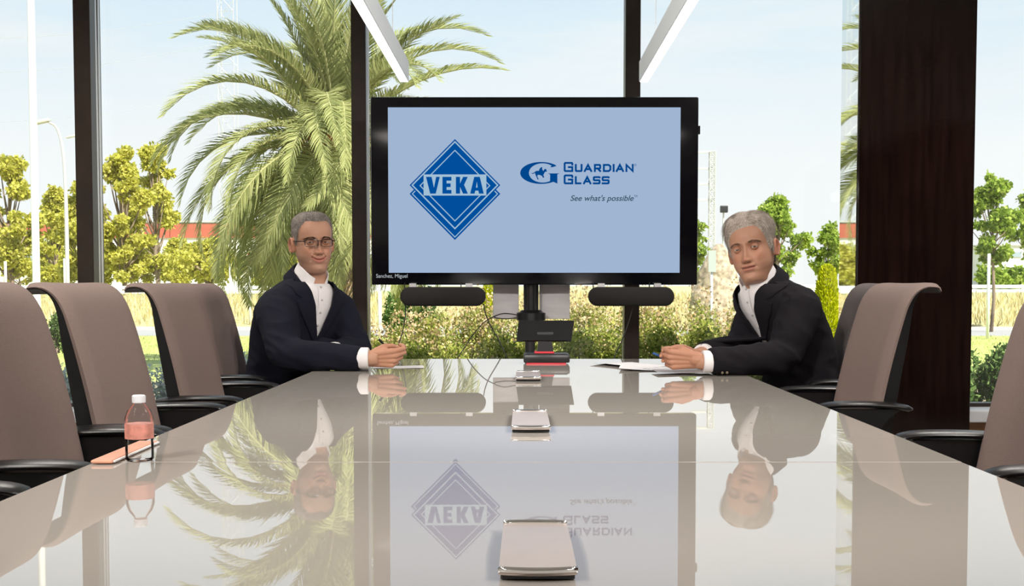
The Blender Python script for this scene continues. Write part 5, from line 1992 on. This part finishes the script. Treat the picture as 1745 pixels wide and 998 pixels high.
for i, (px, Y, yt, lab) in enumerate(spots):
    p = at(px, yt, Y)
    shrub('meadow_shrub', 'leafy yellow-green shrub with dry flowers, %s' % lab, p.x, Y, .50, p.z - ZG + .02, 5200, L_BUSH, GM, .033, .5, .5, flowers=(300, L_DRY, .020, 1.15))
GD = 'dry flowering shrubs behind'
for i, (px, Y, yt, lab) in enumerate([(655, 13.0, 538, 'by the left screen corner'), (720, 12.4, 512, 'behind the left speaker bar'), (790, 12.8, 508, 'left of the silver plates'), (880, 12.6, 510, 'behind the pole stand'), (1000, 12.5, 492, 'right of the silver plates'), (1075, 12.9, 498, 'behind the right speaker bar'),
                                      (1150, 12.4, 505, 'at the screen corner'), (1235, 13.1, 500, 'at the foot of the standing stone'), (1330, 12.7, 515, 'hidden mostly by the silver-haired man')]):
    p = at(px, yt, Y)
    shrub('dry_flower_shrub', 'loose straw-coloured flowering shrub, %s' % lab, p.x, Y, .66, p.z - ZG, 3600, L_BUSH, GD, .04, .4, .9, flowers=(1300, L_DRY, .03, 1.3))
p = at(735, 478, 24)
shrub('round_bush', 'large dull green bush seen behind the left speaker bar', at(700, 480, 24).x, 24, 1.0, p.z - ZG, 4000, L_HEDGE, None, .08, .6, .1)
p = at(88, 530, 13.5)
shrub('topiary_ball', 'clipped dark green topiary ball between the nearest left chairs', p.x, 13.5, .36, .50, 2200, L_TOPI, None, .035, .6, 0, z0=p.z - .47, nblob=14)
MB_ = MB().tube([(p.x, 13.5, ZG), (p.x, 13.5, p.z - .3)], .03, 8).build('trunk', M_BARK, bpy.data.objects[[o.name for o in COL.objects if o.name.startswith('topiary_ball')][0]], True)
p = at(1668, 528, 30)
shrub('yellow_broom', 'small yellow flowering bush on the bank right of the pillar', p.x, 31.9, .55, .55, 700, L_CYP, None, .09, .6, .3)

# ---- grass one could not count
n = 22000
gx = rng.random(n) * 46 - 23
gy = 31.8 + rng.random(n) * 12.6
gz = ZG + (gy - 31.7) / 12.8 * .72
o = leaves('dry_grass', np.stack([gx, gy, gz], 1), .26, L_STRAW, None, .12, dirs=np.array([0, 0, 2.2]), spread=.5)
tag(o, 'tall straw-coloured dry grass covering the bank below the crash barrier', 'grass', kind='stuff')
n = 16000
gx = rng.random(n) * 22 - 11
gy = 18 + rng.random(n) ** 1.3 * 9.2
o = leaves('lawn_grass', np.stack([gx, gy, np.full(n, ZG)], 1), .05, L_LAWN, None, .2, dirs=np.array([0, 0, 1.5]), spread=.6)
tag(o, 'short green lawn grass on this side of the road', 'grass', kind='stuff')
